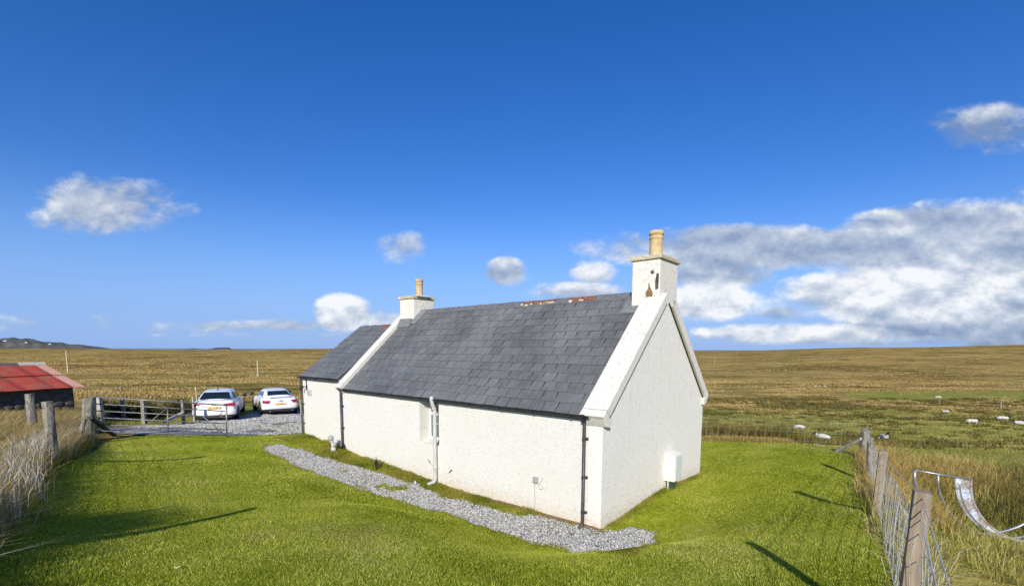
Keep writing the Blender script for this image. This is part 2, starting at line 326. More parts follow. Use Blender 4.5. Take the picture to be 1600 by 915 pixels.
M_stonepale = mat_noise('pale_field_stone', [(.25, (.16, .15, .13)), (.7, (.42, .41, .38))], 7, .95, bump=.8, bscale=14)
def mat_carpaint():
    m, N, out = newmat('white_car_paint'); b = N.n('ShaderNodeBsdfPrincipled', Roughness=.3); N.put(b.inputs['Base Color'], (.80, .80, .80, 1))
    b.inputs['Coat Weight'].default_value = .6; b.inputs['Coat Roughness'].default_value = .05; N.t.links.new(b.outputs[0], out.inputs[0]); return m
M_car = mat_carpaint()
M_carglass = mat_glass_dark('car_glass', (.012, .018, .02), .03)
M_lamp = mat_glass_dark('red_lamp_lens', (.32, .012, .02), .15)
M_rub = mat_noise('tyre_rubber', [(0, (.012, .012, .012)), (1, (.022, .022, .022))], 20, .85)
M_rim = mat_noise('alloy_rim', [(0, (.4, .4, .41)), (1, (.5, .5, .5))], 4, .3, metal=.8)
M_plate = mat_noise('yellow_plate', [(0, (.78, .60, .12)), (1, (.75, .58, .12))], 3, .5)
M_plate2 = mat_noise('orange_yellow_plate', [(0, (.86, .44, .03)), (1, (.84, .42, .03))], 3, .5)
M_chrome = mat_noise('chrome', [(0, (.6, .6, .6)), (1, (.65, .65, .65))], 3, .2, metal=1)
M_fleece = mat_noise('white_fleece', [(.3, (.50, .48, .43)), (.7, (.66, .65, .60))], 14, .95, bump=.9, bscale=30, bdist=.04)
M_blackface = mat_noise('black_wool', [(0, (.012, .011, .01)), (1, (.03, .028, .025))], 10, .8)
G_lawn = mat_grass('lawn_blade', [(.08, (.09, .125, .006)), (.28, (.29, .355, .022)), (.55, (.50, .54, .056)), (.80, (.64, .63, .15)), (.97, (.84, .80, .40))], .55, .62, .4, stops2=[(0, (.26, .25, .05)), (.6, (.52, .48, .15)), (1, (.76, .68, .34))], p2=.42)
G_verge = mat_grass('verge_blade', [(.1, (.07, .095, .010)), (.42, (.22, .25, .022)), (.66, (.38, .34, .06)), (.92, (.52, .36, .15))], 1.1, .5, .35)
G_straw = mat_grass('straw_blade', [(.05, (.13, .11, .03)), (.35, (.32, .24, .08)), (.6, (.50, .37, .14)), (.95, (.66, .55, .30))], .8, .65, .3)
G_pale = mat_grass('bleached_blade', [(.05, (.30, .27, .19)), (.5, (.48, .44, .33)), (.95, (.68, .65, .55))], .8, .7, .25)
G_gold = mat_grass('golden_blade', [(.05, (.20, .17, .035)), (.35, (.38, .29, .08)), (.6, (.55, .38, .12)), (.95, (.70, .56, .26))], .9, .65, .35)
G_rush = mat_grass('rush_blade', [(.05, (.050, .058, .014)), (.4, (.12, .115, .028)), (.65, (.23, .17, .05)), (.95, (.38, .27, .10))], .35, .5, .25)
G_moor = mat_grass('moor_blade', [(.05, (.17, .125, .035)), (.35, (.38, .275, .09)), (.6, (.53, .375, .14)), (.95, (.66, .49, .23))], .12, .45, .3)
G_past = mat_grass('pasture_blade', [(.05, (.16, .165, .028)), (.4, (.32, .31, .06)), (.7, (.46, .40, .12)), (.95, (.62, .52, .24))], .15, .45, .3)
G_heath = mat_grass('heather_twig', [(.05, (.018, .020, .008)), (.5, (.05, .048, .018)), (.95, (.13, .10, .045))], .8, .6, .15)

# ------------------------------------------------------------------ terrain
YAW = .8569; HA = Vector((1.7094, 8.6776, 0)); HL = 9.5; HW = 5.38
dv = Vector((-math.sin(YAW), math.cos(YAW), 0)); nv = Vector((math.cos(YAW), math.sin(YAW), 0))
def hp(s, t, z=0): return HA+dv*s+nv*t+Vector((0, 0, z))
def hst(X, Y):
    x = X-HA.x; y = Y-HA.y; return x*dv.x+y*dv.y, x*nv.x+y*nv.y
def smooth(a, b, x): t = np.clip((x-a)/(b-a), 0, 1); return t*t*(3-2*t)
def row_slope(py):
    k = (CYP-py)/FPX; return -( -_s+_c*k)/(_c+_s*k)
LY = np.log(np.array([8, 14, 20, 27, 35, 60, 90, 130, 250, 450, 900, 1500, 2500]))
TAB = {-1.3: [700, 685, 660, 636, 618, 600, 591, 583, 571, 562, 553, 548.6, 547.2],
       -.55: [710, 692, 668, 643, 624, 604, 594, 585, 572, 562, 553, 548.6, 547.2],
       -.43: [710, 692, 668, 645, 626, 606, 595, 585, 572, 561, 551.5, 546.5, 545.2],
       0.0: [720, 690, 668, 655, 645, 625, 610, 598, 585, 573, 560, 551, 550],
       .4: [745, 712, 692, 689.5, 685, 660, 639, 621, 602, 584, 563, 552, 549],
       .75: [745, 712, 694, 690.5, 687, 661, 640, 621, 602, 580, 554, 542.5, 541],
       1.3: [745, 712, 696, 692, 689, 662, 641, 621, 600, 576, 547, 534.5, 533]}
QS = np.array(sorted(TAB)); TM = np.array([[row_slope(v) for v in TAB[q]] for q in QS])
def _hash(ix, iy, seed):
    h = (ix*374761393+iy*668265263+seed*1442695041) & 0xffffffff
    h = ((h ^ (h >> 13))*1274126177) & 0xffffffff; return ((h ^ (h >> 16)) & 0xffff)/65535.
def vnoise(x, y, seed=0):
    ix = np.floor(x).astype(np.int64); iy = np.floor(y).astype(np.int64); fx = x-ix; fy = y-iy; fx = fx*fx*(3-2*fx); fy = fy*fy*(3-2*fy)
    a = _hash(ix, iy, seed); b = _hash(ix+1, iy, seed); c = _hash(ix, iy+1, seed); d = _hash(ix+1, iy+1, seed)
    return (a*(1-fx)+b*fx)*(1-fy)+(c*(1-fx)+d*fx)*fy
def fbm(x, y, sc, oct=4, seed=0):
    r = 0; a = .5; tot = 0
    for i in range(oct): r = r+a*vnoise(x*sc, y*sc, seed+i*17); tot += a; a *= .5; sc *= 2.03
    return r/tot-.5
def far_z(X, Y):
    r = np.hypot(X, Y); q = np.where(Y > 1e-3, X/np.maximum(Y, 1e-3), np.sign(X)*99.); q = np.clip(q, -1.3, 1.3)
    Ye = np.maximum(r/np.sqrt(1+q*q), 8.); ly = np.log(np.minimum(Ye, 2500.))
    S = np.stack([np.interp(ly, LY, TM[i]) for i in range(len(QS))])
    k = np.clip(np.searchsorted(QS, q)-1, 0, len(QS)-2); w = (q-QS[k])/(QS[k+1]-QS[k]); w = w*w*(3-2*w)
    idx = np.arange(len(q)); sl_ = S[k, idx]*(1-w)+S[k+1, idx]*w
    z = CAMH-np.minimum(Ye, 2500.)*sl_
    z = z-smooth(2300, 4200, Ye)*90*(1-smooth(.05, .2, q))
    amp = smooth(22, 60, Ye)
    z = z+amp*(fbm(X, Y, 1/9., 4, 3)*.55+smooth(90, 300, Ye)*fbm(X, Y, 1/45., 4, 9)*3.0+smooth(300, 900, Ye)*fbm(X, Y, 1/160., 4, 21)*5.5)
    return z
CP = [(0, 0, 1.5), (2, 0, 1.6), (-3, 0, 1.65), (0, -8, 2.2), (-12, -4, 2.2), (12, -4, 1.7), (0, 2, 1.43), (0, 4.2, 1.2), (0, 5.5, .83), (.3, 6.8, .33), (.6, 7.7, .0),
      (-2.2, 4.5, 1.28), (-2.2, 7.0, .74), (-4.3, 8.03, .62), (-4.7, 5.9, 1.02), (-4.6, 4.4, 1.33), (-8.56, 12.6, .42), (-9.3, 9.15, 1.15), (-5.2, 4.35, 1.45), (-12.6, 13.55, .70),
      (-9.4, 15.4, .48), (-10.3, 16.7, .38), (-12, 18, .33), (-13, 21.5, -.04), (-13.2, 24, -.18), (-12.0, 25.5, -.27), (-16, 22, .2), (-8, 20.5, .18), (-11, 8, 1.35), (-15, 14, .95), (-9, 3, 1.7), (-17, 18, .75), (-21, 19, .7),
      (-6.8, 10.2, .55), (-2.8, 9.2, .25), (2.73, 3, 1.38), (3.3, 6.0, .88), (5.8, 9, .66), (5.3, 6.5, 1.1), (9.6, 12.5, .6), (6.9, 16.6, .15), (8.72, 15.67, .3), (6.2, 11.5, .42), (3.9, 8.4, .32),
      (5, 3, .95), (7.6, 6.8, .48), (9.0, 8, .42), (10, 6.5, .3), (12.5, 12, .35), (11.5, 17, -.05), (-2, 20, .1), (3, 20, -.1), (1.9, 6.9, .42)]
for s_, t_, z_ in [(.4, -1.5, -.06), (3, -1.6, -.03), (6, -1.75, .03), (9, -1.8, .2), (13, -1.5, .36), (0, 0, -.02), (2.25, 0, -.04), (4.4, 0, -.06), (6, 0, .04), (8.2, 0, .1), (9.5, 0, .24), (12.1, 0, .33),
                   (0, 2.7, .12), (0, 5.4, -.02), (-1.2, 3, .16), (-1.0, .3, -.05), (-.6, -.8, -.06), (6, 5.4, 0), (12, 5.4, .2), (3, -3.0, .55), (6, -3.2, .55), (9, -3.2, .5)]:
    p = hp(s_, t_); CP.append((p.x, p.y, z_))
CP = np.array(CP, float)
th = np.linspace(-math.pi, math.pi, 40, endpoint=False); ring = np.concatenate([np.stack([30*np.sin(th), 30*np.cos(th)], 1), np.stack([25*np.sin(th[::2]), 25*np.cos(th[::2])], 1)])
ring = ring[(ring[:, 1] > 10) | (np.hypot(ring[:, 0], ring[:, 1]) > 29)]
CP = np.concatenate([CP, np.column_stack([ring, far_z(ring[:, 0], ring[:, 1])])])
def _phi(r): return np.where(r > 1e-6, r*r*np.log(r+1e-9), 0)
n_ = len(CP); K = _phi(np.hypot(CP[:, 0][:, None]-CP[:, 0], CP[:, 1][:, None]-CP[:, 1]))+np.eye(n_)*.03
Pm = np.column_stack([np.ones(n_), CP[:, 0], CP[:, 1]]); AA = np.block([[K, Pm], [Pm.T, np.zeros((3, 3))]])
RW = np.linalg.solve(AA, np.concatenate([CP[:, 2], np.zeros(3)]))
def near_z(X, Y):
    z = RW[-3]+RW[-2]*X+RW[-1]*Y
    for i in range(n_): z = z+RW[i]*_phi(np.hypot(X-CP[i, 0], Y-CP[i, 1]))
    return z
def _ground(X, Y):
    r = np.hypot(X, Y); z = far_z(X, Y); m = r < 30
    if m.any():
        zn = near_z(X[m], Y[m]); w = smooth(21, 30, r[m]); z[m] = zn*(1-w)+z[m]*w
    return z
# cached near grid for fast lookups
GX0, GX1, GY0, GY1, GS = -60., 60., -20., 110., .2
gx = np.arange(GX0, GX1+GS, GS); gy = np.arange(GY0, GY1+GS, GS); GG = np.meshgrid(gx, gy, indexing='ij')
GZ = _ground(GG[0].ravel(), GG[1].ravel()).reshape(GG[0].shape)
def ground(X, Y):
    X = np.atleast_1d(np.asarray(X, float)); Y = np.atleast_1d(np.asarray(Y, float)); z = np.empty(X.shape)
    ins = (X > GX0) & (X < GX1-GS) & (Y > GY0) & (Y < GY1-GS)
    if ins.any():
        fx = (X[ins]-GX0)/GS; fy = (Y[ins]-GY0)/GS; i = fx.astype(int); j = fy.astype(int); fx -= i; fy -= j
        z[ins] = (GZ[i, j]*(1-fx)+GZ[i+1, j]*fx)*(1-fy)+(GZ[i, j+1]*(1-fx)+GZ[i+1, j+1]*fx)*fy
    if (~ins).any(): z[~ins] = _ground(X[~ins], Y[~ins])
    return z
def gz(x, y): return float(ground([x], [y])[0])
def hit(px, py, y0=2.5, y1=2400):      # where the line of sight meets the ground
    v = ray(px, py); v = v/v.y; ys = np.exp(np.linspace(math.log(y0), math.log(y1), 3000))
    d = CAMH+v.z*ys-ground(v.x*ys, ys); i = np.argmax(d < 0) if (d < 0).any() else len(ys)-1
    return Vector((v.x*ys[i], ys[i], CAMH+v.z*ys[i]))
def warp(n, a, b, k):      # points dense at 0
    u = np.linspace(-1, 1, n); s = np.sinh(k*u)/np.sinh(k); return np.where(s < 0, s*a, s*b)
def inpoly(X, Y, poly):
    c = np.zeros(X.shape, bool); j = len(poly)-1
    for i in range(len(poly)):
        xi, yi = poly[i]; xj, yj = poly[j]
        c ^= ((yi > Y) != (yj > Y)) & (X < (xj-xi)*(Y-yi)/(yj-yi+1e-12)+xi); j = i
    return c
def pasture(X, Y):
    q = X/np.maximum(Y, 1); r = np.hypot(X, Y)
    a = smooth(.15, .45, q)*smooth(10, 15, Y)*(1-smooth(65, 120, Y))*.95
    b = smooth(.62, .8, q)*smooth(110, 135, Y)*(1-smooth(180, 230, Y))*.9
    c = smooth(.55, .9, q)*smooth(50, 80, Y)*(1-smooth(95, 120, Y))*.45
    d = (1-smooth(-.55, -.3, q))*smooth(16, 20, Y)*(1-smooth(27, 33, Y))*.9*smooth(-1.0, -.9, q)
    e = (q > 0)*(1-smooth(10, 18, Y))*.5
    return np.maximum.reduce([a, b, c, d, e])
def sheet(name, xs, ys, mat, off=0, mask=None, cut=None, kind='structure'):
    X, Y = np.meshgrid(xs, ys, indexing='ij'); nx, ny = X.shape; Z = ground(X.ravel(), Y.ravel())+off
    V = np.column_stack([X.ravel(), Y.ravel(), Z]); id_ = np.arange(nx*ny).reshape(nx, ny)
    F = np.stack([id_[:-1, :-1], id_[1:, :-1], id_[1:, 1:], id_[:-1, 1:]], -1).reshape(-1, 4)
    if mask is not None:
        cxx = (X[:-1, :-1]+X[1:, 1:]).ravel()/2; cyy = (Y[:-1, :-1]+Y[1:, 1:]).ravel()/2
        F = F[mask(cxx, cyy)]; us, inv = np.unique(F, return_inverse=True); V = V[us]; F = inv.reshape(-1, 4)
    o = nmesh(name, V, F, mat, smooth=True); prop(o, kind=kind)
    a = o.data.attributes.new('past', 'FLOAT', 'POINT'); a.data.foreach_set('value', pasture(V[:, 0], V[:, 1]).astype(np.float32)); return o
M_moor = mat_moor(); M_lawn = mat_lawn(); M_grav = mat_gravel()
sheet('ground', warp(560, 7000, 7000, 7.4), warp(560, 6000, 7000, 7.4)+8, M_moor)
LAWN = [(-4.9, 3.2), (-9.0, 9.2), (-12.2, 13.9), (-12.0, 15.6), (-11.6, 17.3), (-9.3, 17.0), (-7.6, 16.9), (-5, 19.5), (3, 19.2), (7.0, 17.1), (9.2, 15.3), (9.3, 12.5), (5.26, 6.62), (2.70, 3.08), (1.05, .9), (0, -6), (-8, -6)]
DRIVE = [tuple(hit(px, py, 6).xy) for px, py in ((146, 674), (160, 679), (250, 681), (354, 682), (400, 681), (474, 678), (500, 660), (500, 640), (440, 640), (400, 644), (382, 650), (318, 658), (255, 665), (200, 669), (150, 670))]
def lawn_mask(X, Y):
    s, t = hst(X, Y); w = fbm(X, Y, 1.5, 3, 5)*.3
    return inpoly(X+w, Y-w, LAWN) & ~inpoly(X, Y, DRIVE) & ~((s > .1) & (s < 12) & (t > .1) & (t < 5.3))
PATHP = [hit(px, py, 4).xy for px, py in ((402, 701), (430, 713), (470, 733), (520, 751), (560, 766), (630, 788), (700, 807), (760, 829), (820, 849), (880, 861), (940, 868), (985, 872), (1010, 862), (1033, 843), (1025, 831), (985, 827), (958, 829.5))]
PATHP += [hp(s_, t_).xy for s_, t_ in ((.02, -.02), (1.25, -.02), (1.6, -.10))]+[hit(px, py, 4).xy for px, py in ((815, 806), (780, 797), (735, 785), (700, 779), (680, 769), (650, 757), (600, 742), (550, 728), (500, 714), (470, 704), (440, 695.5), (420, 696))]
def path_w(X, Y):       # >0 inside the gravel strip, distance to its edge with a ragged margin
    X = np.asarray(X, float); Y = np.asarray(Y, float); d = np.full(X.shape, 1e9)
    for i in range(len(PATHP)):
        a, b = PATHP[i-1], PATHP[i]; vx, vy = b.x-a.x, b.y-a.y; L = vx*vx+vy*vy+1e-9; t = np.clip(((X-a.x)*vx+(Y-a.y)*vy)/L, 0, 1)
        d = np.minimum(d, np.hypot(X-a.x-vx*t, Y-a.y-vy*t))
    d = np.where(inpoly(X, Y, [tuple(p) for p in PATHP]), d, -d)-.045+fbm(X, Y, 2.6, 4, 31)*.34
    s, t = hst(X, Y); pat = fbm(X, Y, 1.5, 3, 77); d = np.where((pat > .27) & (fbm(X, Y, 4, 2, 5) > -.05), np.minimum(d, .27-pat), d)
    return d
xs = np.arange(-13.5, 10, .1); ys = np.arange(-5, 20, .1)
sheet('lawn', xs, ys, M_lawn, .03, lawn_mask)
xs = np.arange(-10, 4, .05); ys = np.arange(7, 18.5, .05)
sheet('gravel_path', xs, ys, M_grav, .036, lambda X, Y: (path_w(X, Y) > 0))
sheet('gravel_driveway', np.arange(-19, -5, .15), np.arange(15, 32, .15), M_grav, .042, lambda X, Y: inpoly(X+fbm(X, Y, 1.2, 3, 8)*.5, Y+fbm(X, Y, 1.2, 3, 9)*.4, DRIVE))
sea = MB(); sea.add([(-60000, 2000, -24), (60000, 2000, -24), (60000, 60000, -24), (-60000, 60000, -24)], [(0, 1, 2, 3)])
prop(sea.build('sea', mat_noise('sea_water', [(.3, (.13, .23, .38)), (.7, (.16, .27, .42))], .002, .35, spec=.5, stretch=(1, 6, 1))), kind='structure')
def hills(name, pts, D, depth, mat):
    vs = []; fs = []
    px = np.linspace(pts[0][0], pts[-1][0], 120); h = np.interp(px, [p[0] for p in pts], [p[1] for p in pts])
    nd = 14
    for i, x in enumerate(px):
        for j in range(nd):
            u = j/(nd-1); r = ray(x, 545); y = D+depth*u; X = r.x/r.y*y
            hh = (545-h[i])/735*D*math.sin(math.pi*min(u*1.25, 1))**.8
            hh *= 1+.42*float(vnoise(np.array([x*.09+u*3]), np.array([u*7.]), 4)[0]-.5)
            vs.append((X, y, -14+hh+12*max(0, 1-abs(u-.4)*2)))
    for i in range(len(px)-1):
        for j in range(nd-1): a = i*nd+j; fs.append((a, a+nd, a+nd+1, a+1))
    return prop(nmesh(name, np.array(vs), fs, mat, smooth=True), kind='structure')
M_hill = mat_noise('far_hill_heath', [(.3, (.055, .058, .060)), (.5, (.11, .105, .09)), (.7, (.15, .15, .105))], .006, .95, bump=.8, bscale=.02, bdist=30)
hills('hills', [(-160, 531), (-60, 522), (0, 526), (30, 528), (55, 531), (75, 533), (105, 537), (130, 538), (145, 541), (165, 543.5), (176, 546)], 4200, 1600, M_hill)
hills('headland', [(325, 546), (338, 543), (358, 543), (363, 546)], 7000, 700, M_hill)
hills('low_island', [(286, 546.2), (300, 544.4), (318, 546.2)], 7500, 500, M_hill)

# ------------------------------------------------------------------ grass and stones (real small faces)
def blades(name, P, h, w, lean, mat, parent=None, seg=1, kind='stuff', dirs=None):
    n = len(P); a = RNG.uniform(0, 2*math.pi, n); la = RNG.uniform(0, 2*math.pi, n) if dirs is None else dirs+RNG.normal(0, .5, n)
    side = np.column_stack([np.cos(a), np.sin(a), np.zeros(n)])*(w/2)[:, None]; ld = np.column_stack([np.cos(la), np.sin(la), np.zeros(n)])
    up = np.array([0, 0, 1.]); rn = RNG.uniform(0, 1, n)
    if seg == 1:
        V = np.stack([P-side, P+side, P+up*h[:, None]+ld*(lean*h)[:, None]], 1).reshape(-1, 3)
        F = np.arange(3*n).reshape(n, 3); k = 3
    else:
        m = P+up*(h*.55)[:, None]+ld*(lean*h*.25)[:, None]; t = P+up*(h*(1-.25*lean))[:, None]+ld*(lean*h)[:, None]
        V = np.stack([P-side, P+side, m-side*.8, m+side*.8, t], 1).reshape(-1, 3); b = np.arange(n)[:, None]*5
        F = np.concatenate([b+[0, 1, 3], b+[0, 3, 2], b+[2, 3, 4]], 1).reshape(-1, 3); k = 5
    o = nmesh(name, V, F, mat, parent, rnd=np.repeat(rn, k))
    if kind: o['kind'] = kind
    return o
def in_house(X, Y, pad=0):
    s, t = hst(X, Y); return (s > -pad) & (s < 12.15+pad) & (t > -pad) & (t < 5.4+pad)
def in_view(X, Y, m=.12): return (Y > 1.5) & (np.abs(X/np.maximum(Y, .1)) < 1.16+m)
def vis_hidden(X, Y):     # behind the house as seen from the lens
    q = X/np.maximum(Y, .1); s, t = hst(X, Y); return (q > -.42) & (q < .40) & (t > 0) & (s > -.0)
# lawn blades: thick near the lens, thinner away
def lawn_blades(n, ylo, yhi, h0, w0):
    Y = RNG.uniform(ylo, yhi, n*3); X = RNG.uniform(-13, 10, n*3)
    m = lawn_mask(X, Y) & in_view(X, Y) & ~vis_hidden(X, Y) & ~((path_w(X, Y) > .03) & (Y < 18)) & ~in_house(X, Y, .02)
    X = X[m][:n]; Y = Y[m][:n]; Z = ground(X, Y)+.025; s, t = hst(X, Y)
    strip = ((t > -1.0) & (t < 0) & (s > -.2) & (s < 12.5)) | (path_w(X, Y) > -.08)
    tall = np.where(strip, 1.9, 1.0)*(1+1.1*np.clip(fbm(X, Y, 1.7, 3, 55), -.3, .5)); h = h0*tall*RNG.uniform(.55, 1.25, len(X)); w = w0*RNG.uniform(.7, 1.3, len(X))
    return np.column_stack([X, Y, Z]), h, w, strip
Pl = [lawn_blades(240000, 2.6, 8.5, .028, .0060), lawn_blades(160000, 8.5, 20, .028, .010)]
P = np.concatenate([a[0] for a in Pl]); h = np.concatenate([a[1] for a in Pl]); w = np.concatenate([a[2] for a in Pl]); st = np.concatenate([a[3] for a in Pl])
blades('lawn_grass', P[~st], h[~st], w[~st], RNG.uniform(.2, .9, (~st).sum()), G_lawn)
blades('verge_grass', P[st], h[st], w[st], RNG.uniform(.2, .9, st.sum()), G_verge)
# tufts close against the walls and on the gravel edge
n = 9000; s_ = RNG.uniform(-.1, 12.1, n); t_ = -np.abs(RNG.normal(0, .10, n))-.01; keep = (s_ > 1.2) | (RNG.random(n) < .15)
s_, t_ = s_[keep], t_[keep]; X = HA.x+dv.x*s_+nv.x*t_; Y = HA.y+dv.y*s_+nv.y*t_
cl = fbm(X, Y, 1.6, 3, 12); mk = cl > -.12; X, Y, cl = X[mk], Y[mk], cl[mk]
blades('wall_foot_grass', np.column_stack([X, Y, ground(X, Y)+.02]), (.05+.28*np.clip(cl+.1, 0, .4))*RNG.uniform(.5, 1.3, len(X)), np.full(len(X), .008), RNG.uniform(.2, .7, len(X)), G_verge, seg=2)
n = 5000; t_ = RNG.uniform(.2, 5.4, n); s_ = -np.abs(RNG.normal(0, .09, n))-.01; X = HA.x+dv.x*s_+nv.x*t_; Y = HA.y+dv.y*s_+nv.y*t_
blades('gable_foot_grass', np.column_stack([X, Y, ground(X, Y)+.02]), .075*RNG.uniform(.4, 1.4, n), np.full(n, .007), RNG.uniform(.2, .7, n), G_verge, seg=2)
n = 2600; s_ = RNG.uniform(1.3, 12.0, n); t_ = RNG.uniform(-.75, -.05, n); X = HA.x+dv.x*s_+nv.x*t_; Y = HA.y+dv.y*s_+nv.y*t_; k = (path_w(X, Y) < .0) & (fbm(X, Y, 2.1, 3, 19) > .02); X, Y = X[k], Y[k]; nb = 9
Xb = np.repeat(X, nb)+RNG.normal(0, .035, len(X)*nb); Yb = np.repeat(Y, nb)+RNG.normal(0, .035, len(X)*nb)
blades('strip_tufts', np.column_stack([Xb, Yb, ground(Xb, Yb)+.02]), RNG.uniform(.05, .13, len(Xb)), np.full(len(Xb), .008), RNG.uniform(.2, .9, len(Xb)), G_verge, seg=2)
# gravel stones
def stones(name, X, Y, sz, mat, off=.04, kind='stuff'):
    n = len(X); base = np.array([[1, 0, 0], [-1, 0, 0], [0, 1, 0], [0, -1, 0], [0, 0, 1], [0, 0, -1]], float)
    V = base[None]*(1+RNG.uniform(-.4, .3, (n, 6, 1))); V = V+RNG.uniform(-.25, .25, (n, 6, 3)); V = V*sz[:, None, None]*np.array([1, .8, .55])
    a = RNG.uniform(0, 6.28, n); ca, sa = np.cos(a)[:, None], np.sin(a)[:, None]; x = V[..., 0]*ca-V[..., 1]*sa; y = V[..., 0]*sa+V[..., 1]*ca
    V = np.stack([x+X[:, None], y+Y[:, None], V[..., 2]+(ground(X, Y)+off+sz*.2)[:, None]], -1).reshape(-1, 3)
    f = np.array([[0, 2, 4], [2, 1, 4], [1, 3, 4], [3, 0, 4], [2, 0, 5], [1, 2, 5], [3, 1, 5], [0, 3, 5]]); F = (np.arange(n)[:, None, None]*6+f[None]).reshape(-1, 3)
    o = nmesh(name, V, F, mat, rnd=np.repeat(RNG.random(n), 6))
    if kind: o['kind'] = kind
    return o
def mat_stones():
    m, N, out = newmat('gravel_chips'); at = N.n('ShaderNodeAttribute', attribute_name='rnd')
    c = N.ramp(at.outputs['Fac'], [(0, (.15, .145, .135)), (.25, (.34, .335, .315)), (.6, (.55, .545, .51)), (.9, (.72, .71, .67)), (1, (.46, .37, .25))])
    b = N.n('ShaderNodeBsdfDiffuse', Color=c); N.t.links.new(b.outputs[0], out.inputs[0]); return m
M_chips = mat_stones()
X = RNG.uniform(-9.6, 3.6, 260000); Y = RNG.uniform(7, 18, 260000); pw = path_w(X, Y); k = RNG.random(260000) < np.clip((pw+.07)/.12, 0, 1)**1.5
X, Y = X[k], Y[k]; k = np.arange(len(X)) < 36000; stones('gravel_stones', X[k], Y[k], RNG.uniform(.008, .021, k.sum())**1.0, M_chips)
X = RNG.uniform(-17, -6, 60000); Y = RNG.uniform(16.6, 27, 60000); k = inpoly(X, Y, DRIVE) & (fbm(X, Y, .8, 3, 3) > -.22); X, Y = X[k][:15000], Y[k][:15000]
stones('driveway_stones', X, Y, RNG.uniform(.015, .04, len(X)), M_chips, .045)
# weeds growing through the drive gravel
X = RNG.uniform(-15, -6, 40000); Y = RNG.uniform(16.7, 24, 40000); k = inpoly(X, Y, DRIVE) & (fbm(X, Y, .9, 3, 3) < -.05); X, Y = X[k][:6000], Y[k][:6000]
blades('driveway_weeds', np.column_stack([X, Y, ground(X, Y)+.03]), RNG.uniform(.02, .06, len(X)), np.full(len(X), .02), RNG.uniform(.2, .8, len(X)), G_verge)
# ragged field cover: clumps
def clumps(name, X, Y, nb, h, spread, w, mat, lean=(.15, .7), seg=2, zoff=0):
    n = len(X); h = np.broadcast_to(h, (n,)); spread = np.broadcast_to(spread, (n,)); w = np.broadcast_to(w, (n,))
    Xb = np.repeat(X, nb)+RNG.normal(0, 1, n*nb)*np.repeat(spread, nb); Yb = np.repeat(Y, nb)+RNG.normal(0, 1, n*nb)*np.repeat(spread, nb)
    dirs = np.arctan2(Yb-np.repeat(Y, nb), Xb-np.repeat(X, nb))
    return blades(name, np.column_stack([Xb, Yb, ground(Xb, Yb)-.02+zoff]), np.repeat(h, nb)*RNG.uniform(.45, 1.15, n*nb), np.repeat(w, nb), RNG.uniform(*lean, n*nb), mat, seg=seg, dirs=dirs)
def field_pts(n, y0, y1, q0, q1, dens=None, pw_=1.6):
    u = RNG.random(n); Y = (y0**(2-pw_)+(y1**(2-pw_)-y0**(2-pw_))*u)**(1/(2-pw_)); q = RNG.uniform(q0, q1, n); X = q*Y
    k = ~inpoly(X, Y, LAWN) & ~inpoly(X, Y, DRIVE) & ~in_house(X, Y, .3) & ~vis_hidden(X, Y)
    if dens is not None: k &= RNG.random(n) < dens(X, Y)
    return X[k], Y[k]
# pasture sward right of the house
X, Y = field_pts(26000, 3.0, 70, .36, 1.25, lambda X, Y: .3+pasture(X, Y)); clumps('pasture_grass', X, Y, 5, .05+.0016*Y, .05+.004*Y, .006+.0011*Y, G_past, seg=1)
X, Y = field_pts(6500, 17, 130, .34, 1.25, lambda X, Y: (.07+smooth(.03, .11, fbm(X, Y, 1/3.2, 3, 41)*.5+fbm(X, Y, 1/12., 3, 40)*.8))*(.12+.88*smooth(27, 42, Y))); clumps('rushes', X, Y, 34, .24+.0024*Y, .17+.0016*Y, .012+.0012*Y, G_rush, lean=(.2, .9))
X, Y = field_pts(16000, 45, 330, .34, 1.25, lambda X, Y: (1-pasture(X, Y))*smooth(-.06, .1, fbm(X, Y, 1/16., 4, 61))); clumps('moor_tussocks', X, Y, 7, .22+.0011*Y, .18+.0035*Y, .02+.0014*Y, G_moor)
# moor left
X, Y = field_pts(16000, 21, 330, -1.25, -.40, lambda X, Y: (1-.8*(pasture(X, Y) > .4))*smooth(-.08, .1, fbm(X, Y*1.0, 1/13., 4, 62))); clumps('hill_tussocks', X, Y, 8, .22+.0007*Y, .15+.0035*Y, .015+.0014*Y, G_moor)
X, Y = field_pts(20000, 220, 1000, -1.25, 1.3, lambda X, Y: smooth(-.05, .08, fbm(X, Y, 1/30., 4, 91))); clumps('distant_tussocks', X, Y, 3, .42, 1.1, .0032*Y, G_moor, seg=1)
# left bank between garden fence and shed: deep straw grass
X, Y = field_pts(15000, 5, 26, -1.3, -.86, lambda X, Y: 1.0*(X < -(9.6+(Y-9.15)*.76)*1.0) , 1.2)
clumps('bank_grass', X, Y, 10, np.where(Y > 10, .62, .42), .10, .013, G_straw, lean=(.3, 1.0))
